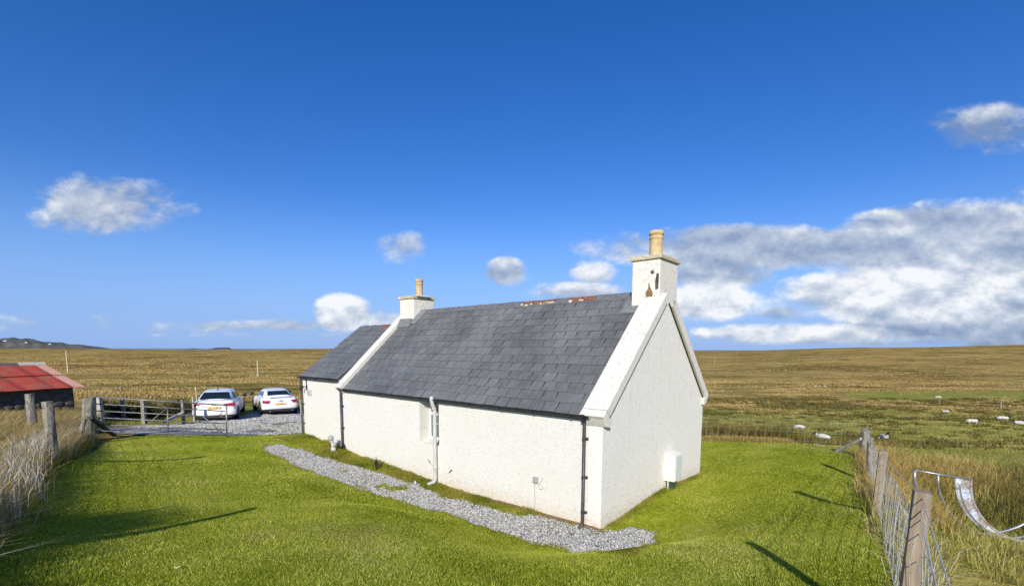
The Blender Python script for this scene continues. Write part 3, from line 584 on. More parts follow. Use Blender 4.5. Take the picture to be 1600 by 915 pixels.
# long grass along the left fence
FL = [Vector((-5.25, 4.3)), Vector((-9.35, 9.2)), Vector((-12.65, 13.6))]
def along(pts, n, side, bias=0):
    L = [(pts[i+1]-pts[i]).length for i in range(len(pts)-1)]; u = RNG.random(n)*sum(L); X = np.empty(n); Y = np.empty(n)
    for k in range(n):
        v = u[k]; i = 0
        while v > L[i] and i < len(L)-1: v -= L[i]; i += 1
        d = (pts[i+1]-pts[i])/L[i]; p = pts[i]+d*v; o = random.gauss(bias, side); X[k] = p.x-d.y*o; Y[k] = p.y+d.x*o
    return X, Y
X, Y = along([Vector((-3.9, 2.6))]+FL, 1700, .15, .34); clumps('fence_foot_grass', X, Y, 14, .46, .09, .011, G_straw, lean=(.2, 1.0))
X, Y = along([Vector((-3.7, 2.0)), Vector((-5.05, 4.15)), Vector((-6.0, 5.3))], 210, .12, .34); kk = fbm(X, Y, 1.9, 2, 14) > -.02; X, Y = X[kk], Y[kk]; clumps('tall_fence_grass', X, Y, 15, 1.0, .08, .012, G_straw, lean=(.1, .5))
X, Y = along([Vector((-3.9, 2.6))]+FL, 700, .13, .10); clumps('fence_green_grass', X, Y, 16, .26, .10, .010, G_verge, lean=(.3, 1.1))
X, Y = along(FL[:2]+[Vector((-10.5, 10.7))], 150, .14, .16); clumps('bleached_stems', X, Y, 7, .70, .07, .012, G_pale, lean=(.05, .35))
X, Y = along([Vector((-4.2, 3.0)), Vector((-6.2, 5.5))], 45, .12, .10); clumps('trailing_stems', X, Y, 8, .50, .07, .008, G_pale, lean=(.7, 1.7))
# along the right fence
FR = [Vector((1.1, .85)), Vector((2.73, 3.0)), Vector((5.3, 6.5)), Vector((7.6, 9.75)), Vector((9.6, 12.5))]
X, Y = along(FR, 420, .08, -.22); clumps('fence_line_grass', X, Y, 16, .24, .07, .006, G_past, lean=(.2, .9))
X, Y = along(FR[1:4], 70, .08, -.26); clumps('fence_straw', X, Y, 12, .42, .07, .006, G_pale, lean=(.1, .8))
X, Y = along(FR[2:], 300, .20, -.34); clumps('golden_fence_grass', X, Y, 18, .52, .09, .009, G_gold, lean=(.2, .8))
X, Y = along([FR[3]+Vector((.6, -.2)), FR[4]+Vector((2.0, -1.0))], 200, .4, -.1); clumps('golden_field_grass', X, Y, 16, .45, .13, .011, G_gold, lean=(.2, .8))
X, Y = along([Vector((5.0, 4.6)), Vector((8.5, 8.0)), Vector((12.5, 11))], 330, .8, -.2); clumps('field_edge_grass', X, Y, 18, .30, .12, .009, G_past, lean=(.2, 1.0))
X, Y = along([Vector((9.2, 15.3)), Vector((6.9, 16.9))], 300, .22, -.2); clumps('back_fence_grass', X, Y, 16, .26, .10, .011, G_gold, lean=(.2, .9))
X, Y = along([Vector((7.7, 17.6)), Vector((11.4, 16.8))], 44, .35, .9); clumps('back_fence_rushes', X, Y, 60, .85, .22, .014, G_rush, lean=(.1, .6))
X, Y = along([Vector((8.4, 7.6)), Vector((12, 10.5)), Vector((15, 11.5))], 26, .5, -.4); clumps('near_rushes', X, Y, 110, .6, .22, .010, G_rush, lean=(.1, .6))

# ------------------------------------------------------------------ cottage
H = thing('cottage', 'white harled cottage with grey slate roof and two chimneys in the middle of the lawn', 'house', HA, YAW)
EZ, RZ = 2.22, 4.74; HT = HW/2; SLP = math.atan2(RZ-EZ, HT)
# local axes: x = across the gable (t), y = along the long wall (s)
def wall_mesh():
    b = MB(); zb = -.7; W0, W1, Z0, Z1 = 4.72, 5.5, .97, 2.13; R = .37; top = EZ-.03
    ys_ = [0, W0, W1, HL]; zs_ = [zb, Z0, Z1, top]
    for i in range(3):
        for j in range(3):
            if i == 1 and j == 1: continue
            b.add([(0, ys_[i], zs_[j]), (0, ys_[i], zs_[j+1]), (0, ys_[i+1], zs_[j+1]), (0, ys_[i+1], zs_[j])], [(0, 1, 2, 3)])
    b.add([(0, W0, Z0), (0, W0, Z1), (R, W0+.05, Z1), (R, W0+.05, Z0+.08)], [(0, 1, 2, 3)])
    b.add([(0, W1, Z0), (R, W1-.02, Z0+.08), (R, W1-.02, Z1), (0, W1, Z1)], [(0, 1, 2, 3)])
    b.add([(0, W0, Z1), (0, W1, Z1), (R, W1-.02, Z1), (R, W0+.05, Z1)], [(0, 1, 2, 3)])
    b.add([(0, W0, Z0), (R, W0+.05, Z0+.08), (R, W1-.02, Z0+.08), (0, W1, Z0)], [(0, 1, 2, 3)])
    b.add([(R, W0+.05, Z0+.08), (R, W0+.05, Z1), (R, W1-.02, Z1), (R, W1-.02, Z0+.08)], [(0, 1, 2, 3)])
    b.add([(HW, 0, zb), (HW, HL, zb), (HW, HL, top), (HW, 0, top)], [(0, 1, 2, 3)])
    b.add([(0, HL, zb), (0, HL, top), (HT, HL, RZ-.1), (HW, HL, top), (HW, HL, zb)], [(0, 1, 2, 3, 4)]); return b
wall_mesh().build('long_wall', M_harl, H)
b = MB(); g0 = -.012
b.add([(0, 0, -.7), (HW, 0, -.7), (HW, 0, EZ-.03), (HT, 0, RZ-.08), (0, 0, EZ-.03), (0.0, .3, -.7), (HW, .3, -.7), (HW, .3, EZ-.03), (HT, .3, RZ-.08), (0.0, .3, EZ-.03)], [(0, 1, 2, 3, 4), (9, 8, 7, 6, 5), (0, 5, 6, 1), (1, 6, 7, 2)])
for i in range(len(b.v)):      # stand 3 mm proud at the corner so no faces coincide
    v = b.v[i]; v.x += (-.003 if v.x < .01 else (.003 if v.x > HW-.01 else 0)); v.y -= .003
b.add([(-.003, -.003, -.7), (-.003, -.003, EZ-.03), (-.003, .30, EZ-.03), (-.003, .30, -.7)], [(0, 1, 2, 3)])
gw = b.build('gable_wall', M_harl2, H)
# soffit strip and eave board
MB().box((-.02, (HL)/2+.1, EZ-.075), (.06, HL-.3, .05)).build('eave_board', M_harl, H)
# roof deck (front and back) under the slates
def roofpt(u, y, off=0, ez=EZ, rz=RZ, ht=HT, side=1):      # u along slope from eave (0) to ridge (1)
    t = u*ht; z = ez+(rz-ez)*u; n = Vector((-(rz-ez), 0, ht)).normalized()
    p = Vector((t, y, z))+n*off
    if side < 0: p.x = 2*ht-p.x
    return p
def deck(ht, ez, rz, y0, y1, th=.05, name='roof_deck', back=True):
    b = MB()
    for sd in ((1, -1) if back else (1,)):
        P = [roofpt(-.035, y0, -.03, ez, rz, ht, sd), roofpt(-.035, y1, -.03, ez, rz, ht, sd), roofpt(1, y1, -.03, ez, rz, ht, sd), roofpt(1, y0, -.03, ez, rz, ht, sd)]
        Q = [p+Vector((0, 0, .022)) for p in P]; b.hexa(P, Q)
    return b.build(name, M_slate, H)
deck(HT, EZ, RZ, .42, HL-.22)
EW = 4.9; EHT = 2.42; EEZ = 2.50; ERZ = 4.29; EL0, EL1 = HL, 12.13
deck(EHT, EEZ, ERZ, EL0+.05, EL1+.06, name='extension_roof_deck')
# slates: one object each for the nearest 300, the rest one part
def slate_variants():
    out = []
    for k in range(8):
        w = .325*(1+random.uniform(-.03, .02)); hh = .40; th = .013
        n = 4; xs_ = [-w/2+.0035+(w-.007)*i/n for i in range(n+1)]
        lo = [(-.0+random.uniform(-.007, .004)) for _ in xs_]
        vs = []
        for i, x in enumerate(xs_): vs += [(lo[i], x, 0), (hh, x, 0), (lo[i]+.003, x, th), (hh, x, th)]
        fs = []
        for i in range(n):
            a = i*4; c = a+4; fs += [(a+2, c+2, c+3, a+3), (a, c, c+2, a+2), (a, a+1, c+1, c)]
        fs += [(0, 2, 3, 1), (n*4, n*4+1, n*4+3, n*4+2)]
        out.append((vs, [tuple(reversed(f)) for f in fs], k/8+random.random()*.1))
    return out
SV = slate_variants(); meshes = []
for vs, fs, r in SV:
    me = bpy.data.meshes.new('slate'); me.from_pydata(vs, [], fs); me.update(); me.materials.append(M_slate); me.materials.append(M_sledge)
    for i, p in enumerate(me.polygons): p.material_index = 0 if (i % 3 == 0 and i < 12) else 1
    a = me.attributes.new('rnd', 'FLOAT', 'POINT'); a.data.foreach_set('value', [r]*len(vs)); meshes.append(me)
def slate_list(ht, ez, rz, y0, y1, expo=.272):
    L = math.hypot(ht, rz-ez); out = []; nrow = int((L-.10)/expo)+1; sw = .328
    for r in range(nrow):
        d0 = -.07+r*expo; off = (r % 2)*.5*sw+random.uniform(-.03, .03)+r*.013; y = y0-off-sw
        while y < y1:
            cy_ = y+sw/2; lo, hi = max(y, y0), min(y+sw, y1)
            if hi-lo > .06: out.append((ht, ez, rz, d0, (lo+hi)/2, (hi-lo)/sw, r))
            y += sw*random.uniform(.985, 1.03)
    return out, L
A_, LS = slate_list(HT, EZ, RZ, .43, HL-.21); B_, LS2 = slate_list(EHT, EEZ, ERZ, HL+.08, EL1+.08)
allS = [(x, 0) for x in A_]+[(x, 1) for x in B_]
def slate_matrix(sp):
    ht, ez, rz, d0, yc, wf, r = sp; a = math.atan2(rz-ez, ht); L = math.hypot(ht, rz-ez)
    ux = Vector((math.cos(a), 0, math.sin(a))); nz = Vector((-math.sin(a), 0, math.cos(a))); uy = Vector((0, 1, 0))
    tilt = math.radians(1.6)+random.uniform(-.004, .004); ux2 = ux*math.cos(tilt)-nz*math.sin(tilt); nz2 = nz*math.cos(tilt)+ux*math.sin(tilt)
    base = Vector((0, yc, ez))+ux*(d0+random.uniform(-.006, .004))+nz*(.024+random.uniform(0, .003))
    roll = random.gauss(0, .008); ux3 = ux2*math.cos(roll)+uy*math.sin(roll); uy3 = uy*math.cos(roll)-ux2*math.sin(roll)
    sc = min(1, (L-.02-d0)/.40)
    M = Matrix((ux3, uy3, nz2)).transposed().to_4x4() @ Matrix.Diagonal((sc, wf, 1, 1)); M.translation = base; return M
def sdist(x):
    p = HA+Matrix.Rotation(YAW, 3, 'Z') @ (Vector((0, 0, 0))+roofpt(max(0, x[0][3])/3.6, x[0][4], 0, x[0][1], x[0][2], x[0][0])); return (p-Vector((0, 0, CAMH))).length
allS.sort(key=sdist); rest_v = []; rest_f = []; rest_r = []
for i, (sp, e) in enumerate(allS):
    M = slate_matrix(sp); k = random.randrange(8)
    if i < 300:
        o = bpy.data.objects.new('slate', meshes[k]); COL.objects.link(o); o.parent = H; o.matrix_basis = M
    else:
        vs, fs, r = SV[k]; b0 = len(rest_v); rr = random.random(); rest_v += [M @ Vector(v) for v in vs]; rest_f += [tuple(j+b0 for j in f) for f in fs]; rest_r += [rr]*len(vs)
o = nmesh('slates', np.array([tuple(v) for v in rest_v]), rest_f, None, H, rnd=rest_r, mats=[M_slate, M_sledge], midx=[0 if (i % 14) in (0, 3, 6, 9) else 1 for i in range(len(rest_f))]); o['kind'] = 'stuff'
# extension walls
b = MB(); zb = -.6; t0 = EEZ-.04
b.add([(0, EL0, zb), (0, EL0, t0), (0, EL1, t0), (0, EL1, zb)], [(0, 1, 2, 3)])
b.add([(0, EL1, zb), (0, EL1, t0), (EHT, EL1, ERZ-.05), (EW, EL1, t0), (EW, EL1, zb)], [(0, 1, 2, 3, 4)])
b.add([(EW, EL0, zb), (EW, EL1, zb), (EW, EL1, t0), (EW, EL0, t0)], [(0, 1, 2, 3)])
for v in b.v: v.x += (-.002 if v.x < .01 else 0)
b.build('extension_wall', M_harl, H)
# skews (copings)
def skew(y0, y1, ht, ez, rz, side, th=.13, low=-.12, name='skew', foot=.09, top=.93):
    b = MB(); n = 22
    for i in range(n):
        u0 = low/3.68+(top-low/3.68)*i/n; u1 = low/3.68+(top-low/3.68)*(i+1)/n
        j = random.uniform(-.004, .004)
        P = lambda u, y, o: roofpt(u, y, o, ez, rz, ht, side)
        lo = [P(u0, y0, -.08), P(u0, y1, -.08), P(u1, y1, -.08), P(u1, y0, -.08)]; hi = [P(u0, y0, th+j), P(u0, y1, th+j*.5), P(u1, y1, th), P(u1, y0, th)]
        if i: 
            b.add(lo+hi, [(3, 2, 1, 0), (4, 5, 6, 7), (1, 2, 6, 5), (3, 0, 4, 7)] if side > 0 else [(3, 2, 1, 0), (4, 5, 6, 7), (1, 2, 6, 5), (3, 0, 4, 7)])
        else: b.hexa(lo, hi)
    # moulded foot stone
    P0 = roofpt(low/3.68, y0, th-.003, ez, rz, ht, side); P1 = roofpt(low/3.68, y0, -.10, ez, rz, ht, side)
    sx = 1 if side > 0 else -1
    b.hexa([Vector((P1.x+sx*.16, y0+.01, P1.z-foot)), Vector((P1.x+sx*.16, y1-.01, P1.z-foot)), Vector((P1.x, y1-.01, P1.z-foot*.6)), Vector((P1.x, y0+.01, P1.z-foot*.6))][::-1 if side > 0 else 1],
           [Vector((P1.x+sx*.20, y0+.01, P1.z+.08)), Vector((P1.x+sx*.20, y1-.01, P1.z+.08)), Vector((P0.x+sx*.02, y1-.01, P0.z-.01)), Vector((P0.x+sx*.02, y0+.01, P0.z-.01))][::-1 if side > 0 else 1])
    return b.build(name, M_skew, H, bevel=.012)
skew(-.10, .43, HT, EZ, RZ, 1, th=.11, top=.95); skew(-.10, .40, HT, EZ, RZ, -1, th=.11, top=.90)
skew(HL-.24, HL+.06, HT, EZ, RZ, 1, th=.15, top=.92, foot=.05); skew(HL-.24, HL+.06, HT, EZ, RZ, -1, th=.13, top=.9)
# black strips standing in for the shadow under the near skews
for sd in (1, -1):
    b = MB(); P = [roofpt(.0, -.035, -.115, side=sd), roofpt(.0, -.012, -.115, side=sd), roofpt(.93, -.012, -.115, side=sd), roofpt(.93, -.035, -.115, side=sd)]
    b.hexa(P, [p+Vector((0, 0, .03)) for p in P]); b.build('skew_shadow_strip', M_black, H)
# chimneys
def chimney(y0, y1, x0, x1, ztop, zbot, potc, potr, pn, patch=False):
    b = MB(); n = 5
    b.box(((x0+x1)/2, (y0+y1)/2, (zbot+ztop)/2), (x1-x0, y1-y0, ztop-zbot)); st = b.build('chimney', M_chim, H, bevel=.02)
    o = MB().box(((x0+x1)/2, (y0+y1)/2, ztop+.035), (x1-x0+.09, y1-y0+.09, .09)).build('chimney_cap', M_cap, st, bevel=.012)
    MB().box((potc[0], potc[1], ztop+.09), (x1-x0-.25, y1-y0-.2, .06), taper=.6).build('mortar_haunch', M_mortar, st, bevel=.02)
    r = potr; b = MB(); b.lathe([(r*.98, -.05), (r, .05), (r*.97, .36), (r*.97, .39), (r*1.07, .40), (r*1.07, .43), (r*.98, .44), (r*.98, .475), (r*1.13, .49), (r*1.15, .53), (r*1.05, .57), (r*.82, .59), (r*.80, .55), (r*.78, .3)], (potc[0], potc[1], ztop+.09), 28)
    p = b.build('chimney_pot', M_pot, st, smooth=True); return st
c1 = chimney(.0, .66, 2.30, 3.30, 5.44, 3.9, (2.66, .27), .145, 1)
# patches where the render has fallen off the near chimney
M_bare = mat_noise('bare_chimney_stone', [(.3, (.12, .07, .03)), (.7, (.38, .26, .12))], 18, .95, bump=.8)
def blob_patch(name, pts, plane, mat, parent):
    b = MB(); n = len(pts); f = [plane(u, v, 0) for u, v in pts]; g = [plane(u, v, .006) for u, v in pts]
    b.add(f+g, [tuple(range(n, 2*n))]+[(i, (i+1) % n, n+(i+1) % n, n+i) for i in range(n)]); return b.build(name, mat, parent)
blob_patch('bare_patch', [(.16, 4.62), (.30, 4.62), (.32, 4.72), (.26, 4.80), (.25, 4.94), (.20, 4.80), (.14, 4.70)], lambda u, v, o: Vector((2.30-.001-o, u, v)), M_bare, c1)
blob_patch('bare_patch', [(.02, 4.78), (.09, 4.76), (.10, 4.95), (.07, 5.12), (.02, 5.1)], lambda u, v, o: Vector((2.30-.001-o, u, v)), M_stone, c1)
blob_patch('bare_patch', [(.12, 5.13), (.19, 5.10), (.22, 5.17), (.16, 5.2)], lambda u, v, o: Vector((2.30-.001-o, u, v)), M_stone, c1)
c2 = chimney(8.62, 9.38, 2.24, 3.14, 5.16, 3.9, (2.62, 8.78), .125, 1)
for (yy_, x_, n2) in ((.83, 2.62, 0), (8.50, 2.62, 0)):
    pass
b = MB(); P = lambda u, y, o: roofpt(u, y, o)
b.hexa([P(.80, .43, .03), P(.80, .85, .03), P(.99, .85, .03), P(.99, .43, .03)], [P(.80, .43, .055), P(.80, .85, .05), P(.99, .85, .05), P(.99, .43, .055)]); b.build('lead_flashing', M_lead, H)
b = MB(); b.hexa([P(.80, 8.42, .03), P(.80, 8.62, .03), P(.99, 8.62, .03), P(.99, 8.42, .03)], [P(.80, 8.42, .055), P(.80, 8.62, .12), P(.99, 8.62, .12), P(.99, 8.42, .055)])
b.hexa([P(.76, 8.6, .02), P(.76, 9.24, .02), P(.84, 9.24, .02), P(.84, 8.6, .02)], [P(.76, 8.6, .07), P(.76, 9.24, .07), P(.84, 9.24, .19), P(.84, 8.6, .19)]); b.build('lead_flashing', M_lead, H)
# ridge tiles
def ridge_tile(y0, y1, zr, xr, mat, h=.018, w=.20, rough=0, name='ridge_tile', a=SLP):
    b = MB(); o = .028+h; th = .014; dx = w*math.cos(a); dz = w*math.sin(a)
    jz = random.uniform(-.006, .006); jj = random.uniform(-.004, .004)
    pr = [(-dx, -dz+o), (-.02, -.006+o), (.02, -.006+o), (dx, -dz+o)]
    lo0 = [Vector((xr+p, y0, zr+q+jz)) for p, q in pr]; hi0 = [v+Vector((0, 0, th/math.cos(a))) for v in lo0]
    lo1 = [Vector((xr+p, y1, zr+q-jz+jj)) for p, q in pr]; hi1 = [v+Vector((0, 0, th/math.cos(a))) for v in lo1]
    vs = lo0+hi0+lo1+hi1; fs = []
    for i in range(3): fs += [(4+i, 5+i, 13+i, 12+i), (i, 8+i, 9+i, 1+i), (i, i+1, i+5, i+4), (8+i, 12+i, 13+i, 9+i)]
    fs += [(0, 4, 12, 8), (3, 11, 15, 7)]
    return b.add(vs, fs).build(name, mat, H)
y = .68; K_ = []
def ridge_run(y0, y1, mat, step=.46, **kw):
    n = max(1, round((y1-y0)/step)); L = (y1-y0)/n
    for i in range(n): ridge_tile(y0+i*L+.004, y0+(i+1)*L-.004, RZ, HT, mat, **kw)
ridge_run(.68, 1.78, M_ridge, .55); ridge_run(2.52, 3.02, M_ridge); ridge_run(4.15, 8.6, M_ridge)
o = None
for (a0, a1) in ((1.80, 2.16), (2.18, 2.50), (3.06, 3.40), (3.42, 3.74), (3.78, 4.12)):
    o = ridge_tile(a0, a1, RZ, HT, M_clay, h=.008, w=.18, name='ridge_tile'); o['label'] = 'broken red clay ridge piece showing where the grey cap is gone'
for yc in (2.17, 2.51, 3.04, 3.22, 3.41, 3.6, 3.76, 3.95, 4.13):
    b = MB()
    for k in range(3): b.lathe([(.012, -.03), (.035, -.01), (.04, .012), (.015, .03)], (HT-.09+random.uniform(-.06, .04), yc+random.uniform(-.05, .05), RZ-.045+random.uniform(-.04, .0)), 7)
    b.build('mortar_lump', M_mortar, H)
for i in range(5):
    ridge_tile(EL0+.1+i*.52, EL0+.1+(i+1)*.52-.008, ERZ, EHT, M_clay if i in (0, 1) else M_ridge, h=.01, a=math.atan2(ERZ-EEZ, EHT))
# gutters
def gutter(y0, y1, x, z, r=.055):
    b = MB(); n = 8; ny = 14
    vs = []
    for j in range(ny+1):
        yy_ = y0+(y1-y0)*j/ny; dz = -.006*math.sin(math.pi*j/ny)
        for k in range(n+1):
            a = math.pi+math.pi*k/n; vs.append((x+r*math.cos(a), yy_, z+r*math.sin(a)+dz))
        for k in range(n, -1, -1):
            a = math.pi+math.pi*k/n; vs.append((x+(r-.006)*math.cos(a), yy_, z+(r-.006)*math.sin(a)+dz+.002))
    m = 2*(n+1); fs = [(j*m+k, j*m+(k+1) % m, (j+1)*m+(k+1) % m, (j+1)*m+k) for j in range(ny) for k in range(m)]
    fs += [tuple(range(m)), tuple(reversed(range(ny*m, ny*m+m)))]
    g = b.add(vs, fs).build('gutter', M_black, H, smooth=False)
    yb = y0+.4
    while yb < y1:
        q = MB(); q.box((x+.03, yb, z-.052), (.13, .03, .018)); q.tube([(x-r-.006, yb, z+.004), (x-r-.004, yb, z-.03), (x-.03, yb, z-r-.006), (x+.03, yb, z-r-.004)], .009, 5); q.build('bracket', M_black, g); yb += .93
    return g
gutter(.22, HL-.05, -.125, EZ-.02); gutter(HL+.05, EL1+.07, -.12, EEZ-.03)
def downpipe(y, x, z1, z0, r, mat, shoe=True, clips=(.3, 1.0, 1.75), nm='downpipe', lean=0):
    b = MB(); b.tube([(x, y, z1), (x, y, z0+.12)]+([(x-.015, y, z0+.07), (x-.12, y, z0+.0)] if shoe else [(x, y, z0)]), r, 12)
    p = b.build(nm, mat, H, smooth=True)
    for c in clips:
        q = MB(); q.lathe([(r+.006, -.02), (r+.006, .02)], (x, y, z0+c), 12); q.box((x+.045, y-.0, z0+c), (.05, r*3.4, .028)); q.tube([(x, y-r, z0+c), (x+.01, y-r-.055, z0+c+.004)], .009, 5); q.build('pipe_clip', mat, p)
    return p
downpipe(.36, -.075, EZ-.06, -.03, .036, M_iron, clips=(.32, 1.02, 1.78))
q = MB(); q.lathe([(.05, -.09), (.055, -.03), (.075, .0), (.075, .05)], (-.105, .36, EZ-.045), 14); q.build('gutter_outlet', M_black, H)
downpipe(HL-.10, -.075, EZ-.04, .24, .034, M_iron, shoe=False, clips=(.7, 1.4)); downpipe(EL1-.02, -.075, EEZ-.05, .30, .036, M_iron, shoe=False, clips=(.5, 1.2, 1.8))
# white soil pipe with swan neck beside the window
b = MB(); b.tube([(-.155, 4.80, EZ+.05), (-.155, 4.80, EZ-.08), (-.12, 4.80, EZ-.20), (-.075, 4.80, EZ-.29), (-.07, 4.80, EZ-.36), (-.07, 4.80, .13), (-.10, 4.81, .05), (-.28, 4.86, -.0)], .050, 14)
p = b.build('soil_pipe', M_whitep, H, smooth=True)
for zc in (EZ-.03, EZ-.27, EZ-.38, EZ-.66, .42): 
    q = MB(); q.lathe([(.058, -.022), (.060, 0), (.058, .022)], ((-.155 if zc > EZ-.1 else (-.088 if zc > EZ-.3 else -.07)), 4.80, zc), 14); q.box((-.02, 4.80, zc), (.06, .13, .02)) if zc < EZ-.5 else None; q.build('pipe_collar', M_whitep, p)
MB().tube([(-.07, 4.85, .45), (-.09, 5.0, .52), (-.06, 5.12, .60)], .010, 6).build('waste_pipe', M_greyp, H)
MB().tube([(-.02, 4.33, .36), (-.03, 4.22, .46)], .011, 6).build('wall_hook', M_iron, H)
# window
wn = MB()
yA, yB, zA, zB = 4.78, 5.47, 1.06, 2.12; xf = .33
for (c, d) in (((xf, (yA+yB)/2, zA+.025), (.05, yB-yA, .05)), ((xf, (yA+yB)/2, zB-.025), (.05, yB-yA, .05)), ((xf, yA+.025, (zA+zB)/2), (.048, .05, zB-zA)), ((xf, yB-.025, (zA+zB)/2), (.048, .05, zB-zA)), ((xf-.012, (yA+yB)/2, 1.74), (.055, yB-yA-.1, .075))): wn.box(c, d)
wo = wn.build('window', M_whitew, H, bevel=.004)
MB().box((xf+.005, (yA+yB)/2, 1.40), (.012, yB-yA-.1, .62)).build('pane', M_glass_pale, wo); MB().box((xf+.005, (yA+yB)/2, 1.92), (.012, yB-yA-.1, .32)).build('pane', M_glass, wo)
MB().box((xf-.05, (yA+yB)/2, zA-.005), (.10, yB-yA, .03)).build('sill', M_whitew, wo)
# meter box on the gable
b = MB(); X0, X1, Z0, Z1 = 2.94, 3.38, .35, .98
b.hexa([(X0, -.25, Z0), (X1, -.25, Z0), (X1, .0, Z0), (X0, .0, Z0)], [(X0, -.25, Z1), (X1, -.25, Z1), (X1, .0, Z1+.055), (X0, .0, Z1+.055)]); mb = b.build('meter_box', M_box, H, bevel=.008)
MB().box((3.16, -.256, .665), (.36, .012, .56)).build('box_door', mat_noise('box_door_dimmed', [(0, (.56, .60, .58)), (1, (.62, .65, .62))], 3, .5), mb, bevel=.003)  # door colour greyed to carry the weak light on its face
for z in (.45, .87): MB().box((X1+.004, -.225, z), (.02, .03, .06)).build('hinge', M_greyp, mb)
b = MB(); b.box((3.13, -.11, .18), (.16, .12, .36)); b.build('cable_duct', M_green, H); MB().box((X0+.03, -.09, .18), (.03, .03, .36)).build('box_leg', M_whitep, mb); MB().box((X1-.02, -.06, .22), (.03, .03, .28)).build('box_leg', M_whitep, mb)
# junction box and cable
jb = MB().box((-.03, 1.57, .70), (.06, .12, .12)).build('junction_box', M_greyp, H, bevel=.008)
MB().tube([(-.02, 1.60, .64), (-.015, 1.605, .5), (-.014, 1.595, .3), (-.016, 1.60, -.02)], .006, 5).build('cable', M_greyp, H)
MB().tube([(-.018, 1.52+.0, .64)]+[(-.02, 1.44+.07*math.cos(a), .585+.06*math.sin(a)) for a in np.linspace(math.pi, 2*math.pi, 9)]+[(-.018, 1.37, .78)], .006, 5).build('cable_loop', M_whitep, H)
# lantern bracket and small plate on the extension
b = MB(); b.tube([(-.03, 11.80, 2.42), (-.03, 11.80, 1.98)], .012, 6); b.tube([(-.03, 11.80, 2.12), (-.16, 11.86, 2.13), (-.20, 11.88, 2.10)], .014, 6); b.box((-.02, 11.80, 2.1), (.02, .06, .14)); b.tube([(-.20, 11.88, 2.12), (-.20, 11.88, 2.02)], .03, 8)
b.build('wall_bracket', M_black, H)
pl = MB().box((-.018, 11.62, 1.93), (.03, .30, .20)).build('name_plate', M_whitep, H, bevel=.004)
q = MB(); q.box((-.036, 11.63, 1.955), (.004, .11, .035)); q.box((-.036, 11.62, 1.865), (.004, .24, .018)); q.build('plate_marking', M_greyp, pl)
# bare soil drip line at the wall foot
b = MB(); vs = []; n = 60
for i in range(n+1):
    s = -.05+5.6*i/n; wdt = .07+.07*random.random()*(1 if s < 4 else .5); p0 = hp(s, .02); p1 = hp(s, -wdt)
    vs += [(p0.x, p0.y, gz(p0.x, p0.y)+.062), (p1.x, p1.y, gz(p1.x, p1.y)+.046)]
prop(b.add(vs, [(2*i, 2*i+2, 2*i+3, 2*i+1) for i in range(n)]).build('bare_soil', mat_noise('brown_soil', [(.3, (.10, .055, .03)), (.7, (.26, .17, .10))], 12, .95, bump=.8)), kind='structure')

# ------------------------------------------------------------------ small things by the wall
p = hp(9.35, -.42); z = gz(p.x, p.y)
t = thing('standpipe', 'stubby white Y shaped pipe fitting with grey caps in grass beside middle downpipe', 'pipe', (p.x, p.y, z), YAW)
MB().lathe([(.05, -.05), (.075, .02), (.08, .12), (.06, .18), (.055, .30)], (0, -.03, 0), 14).build('body', M_whitep, t, smooth=True)
q = MB(); q.tube([(0, -.02, .22), (0, .08, .34), (0, .10, .40)], .05, 12); q.lathe([(.07, -.03), (.085, 0), (.085, .08), (.06, .11)], (0, .11, .40), 14); q.build('left_outlet', M_greyp, t, smooth=True)
q = MB(); q.tube([(0, -.04, .18), (0, -.16, .28), (0, -.20, .33)], .045, 12); q.lathe([(.06, -.02), (.07, 0), (.07, .07), (.05, .09)], (0, -.20, .33), 14); q.build('right_outlet', M_whitep, t, smooth=True)
MB().tube([(0, -.27, .30), (.0, -.30, .36), (0, -.28, .22)], .016, 6).build('lever', M_black, t)
p = hp(6.95, -.42); z = gz(p.x, p.y)
t = thing('garden_spike', 'small black three legged metal spike standing in the grass near the long wall', 'garden stake', (p.x, p.y, z), YAW)
MB().lathe([(.018, -.05), (.03, .05), (.035, .2), (.02, .30), (.008, .33)], (0, 0, 0), 8).build('stem', M_black, t)
for a in (0, 2.1, 4.2): MB().tube([(.02*math.cos(a), .02*math.sin(a), .3), (.12*math.cos(a), .12*math.sin(a), 0)], .012, 6).build('leg', M_black, t)
MB().lathe([(.012, .32), (.02, .36), (.012, .41)], (0, 0, 0), 8).build('finial', M_greyp, t, smooth=True)
p = hp(5.25, -.34); z = gz(p.x, p.y)
prop(MB().tube([(p.x, p.y, z+.02), (p.x-.03, p.y-.05, z+.08), (p.x+.02, p.y-.16, z+.05)], .028, 10).build('pipe_offcut', M_whitep, smooth=True), 'short curved white pipe offcut lying in grass left of the white pipe foot', 'pipe')
p = hit(276, 818) if False else None

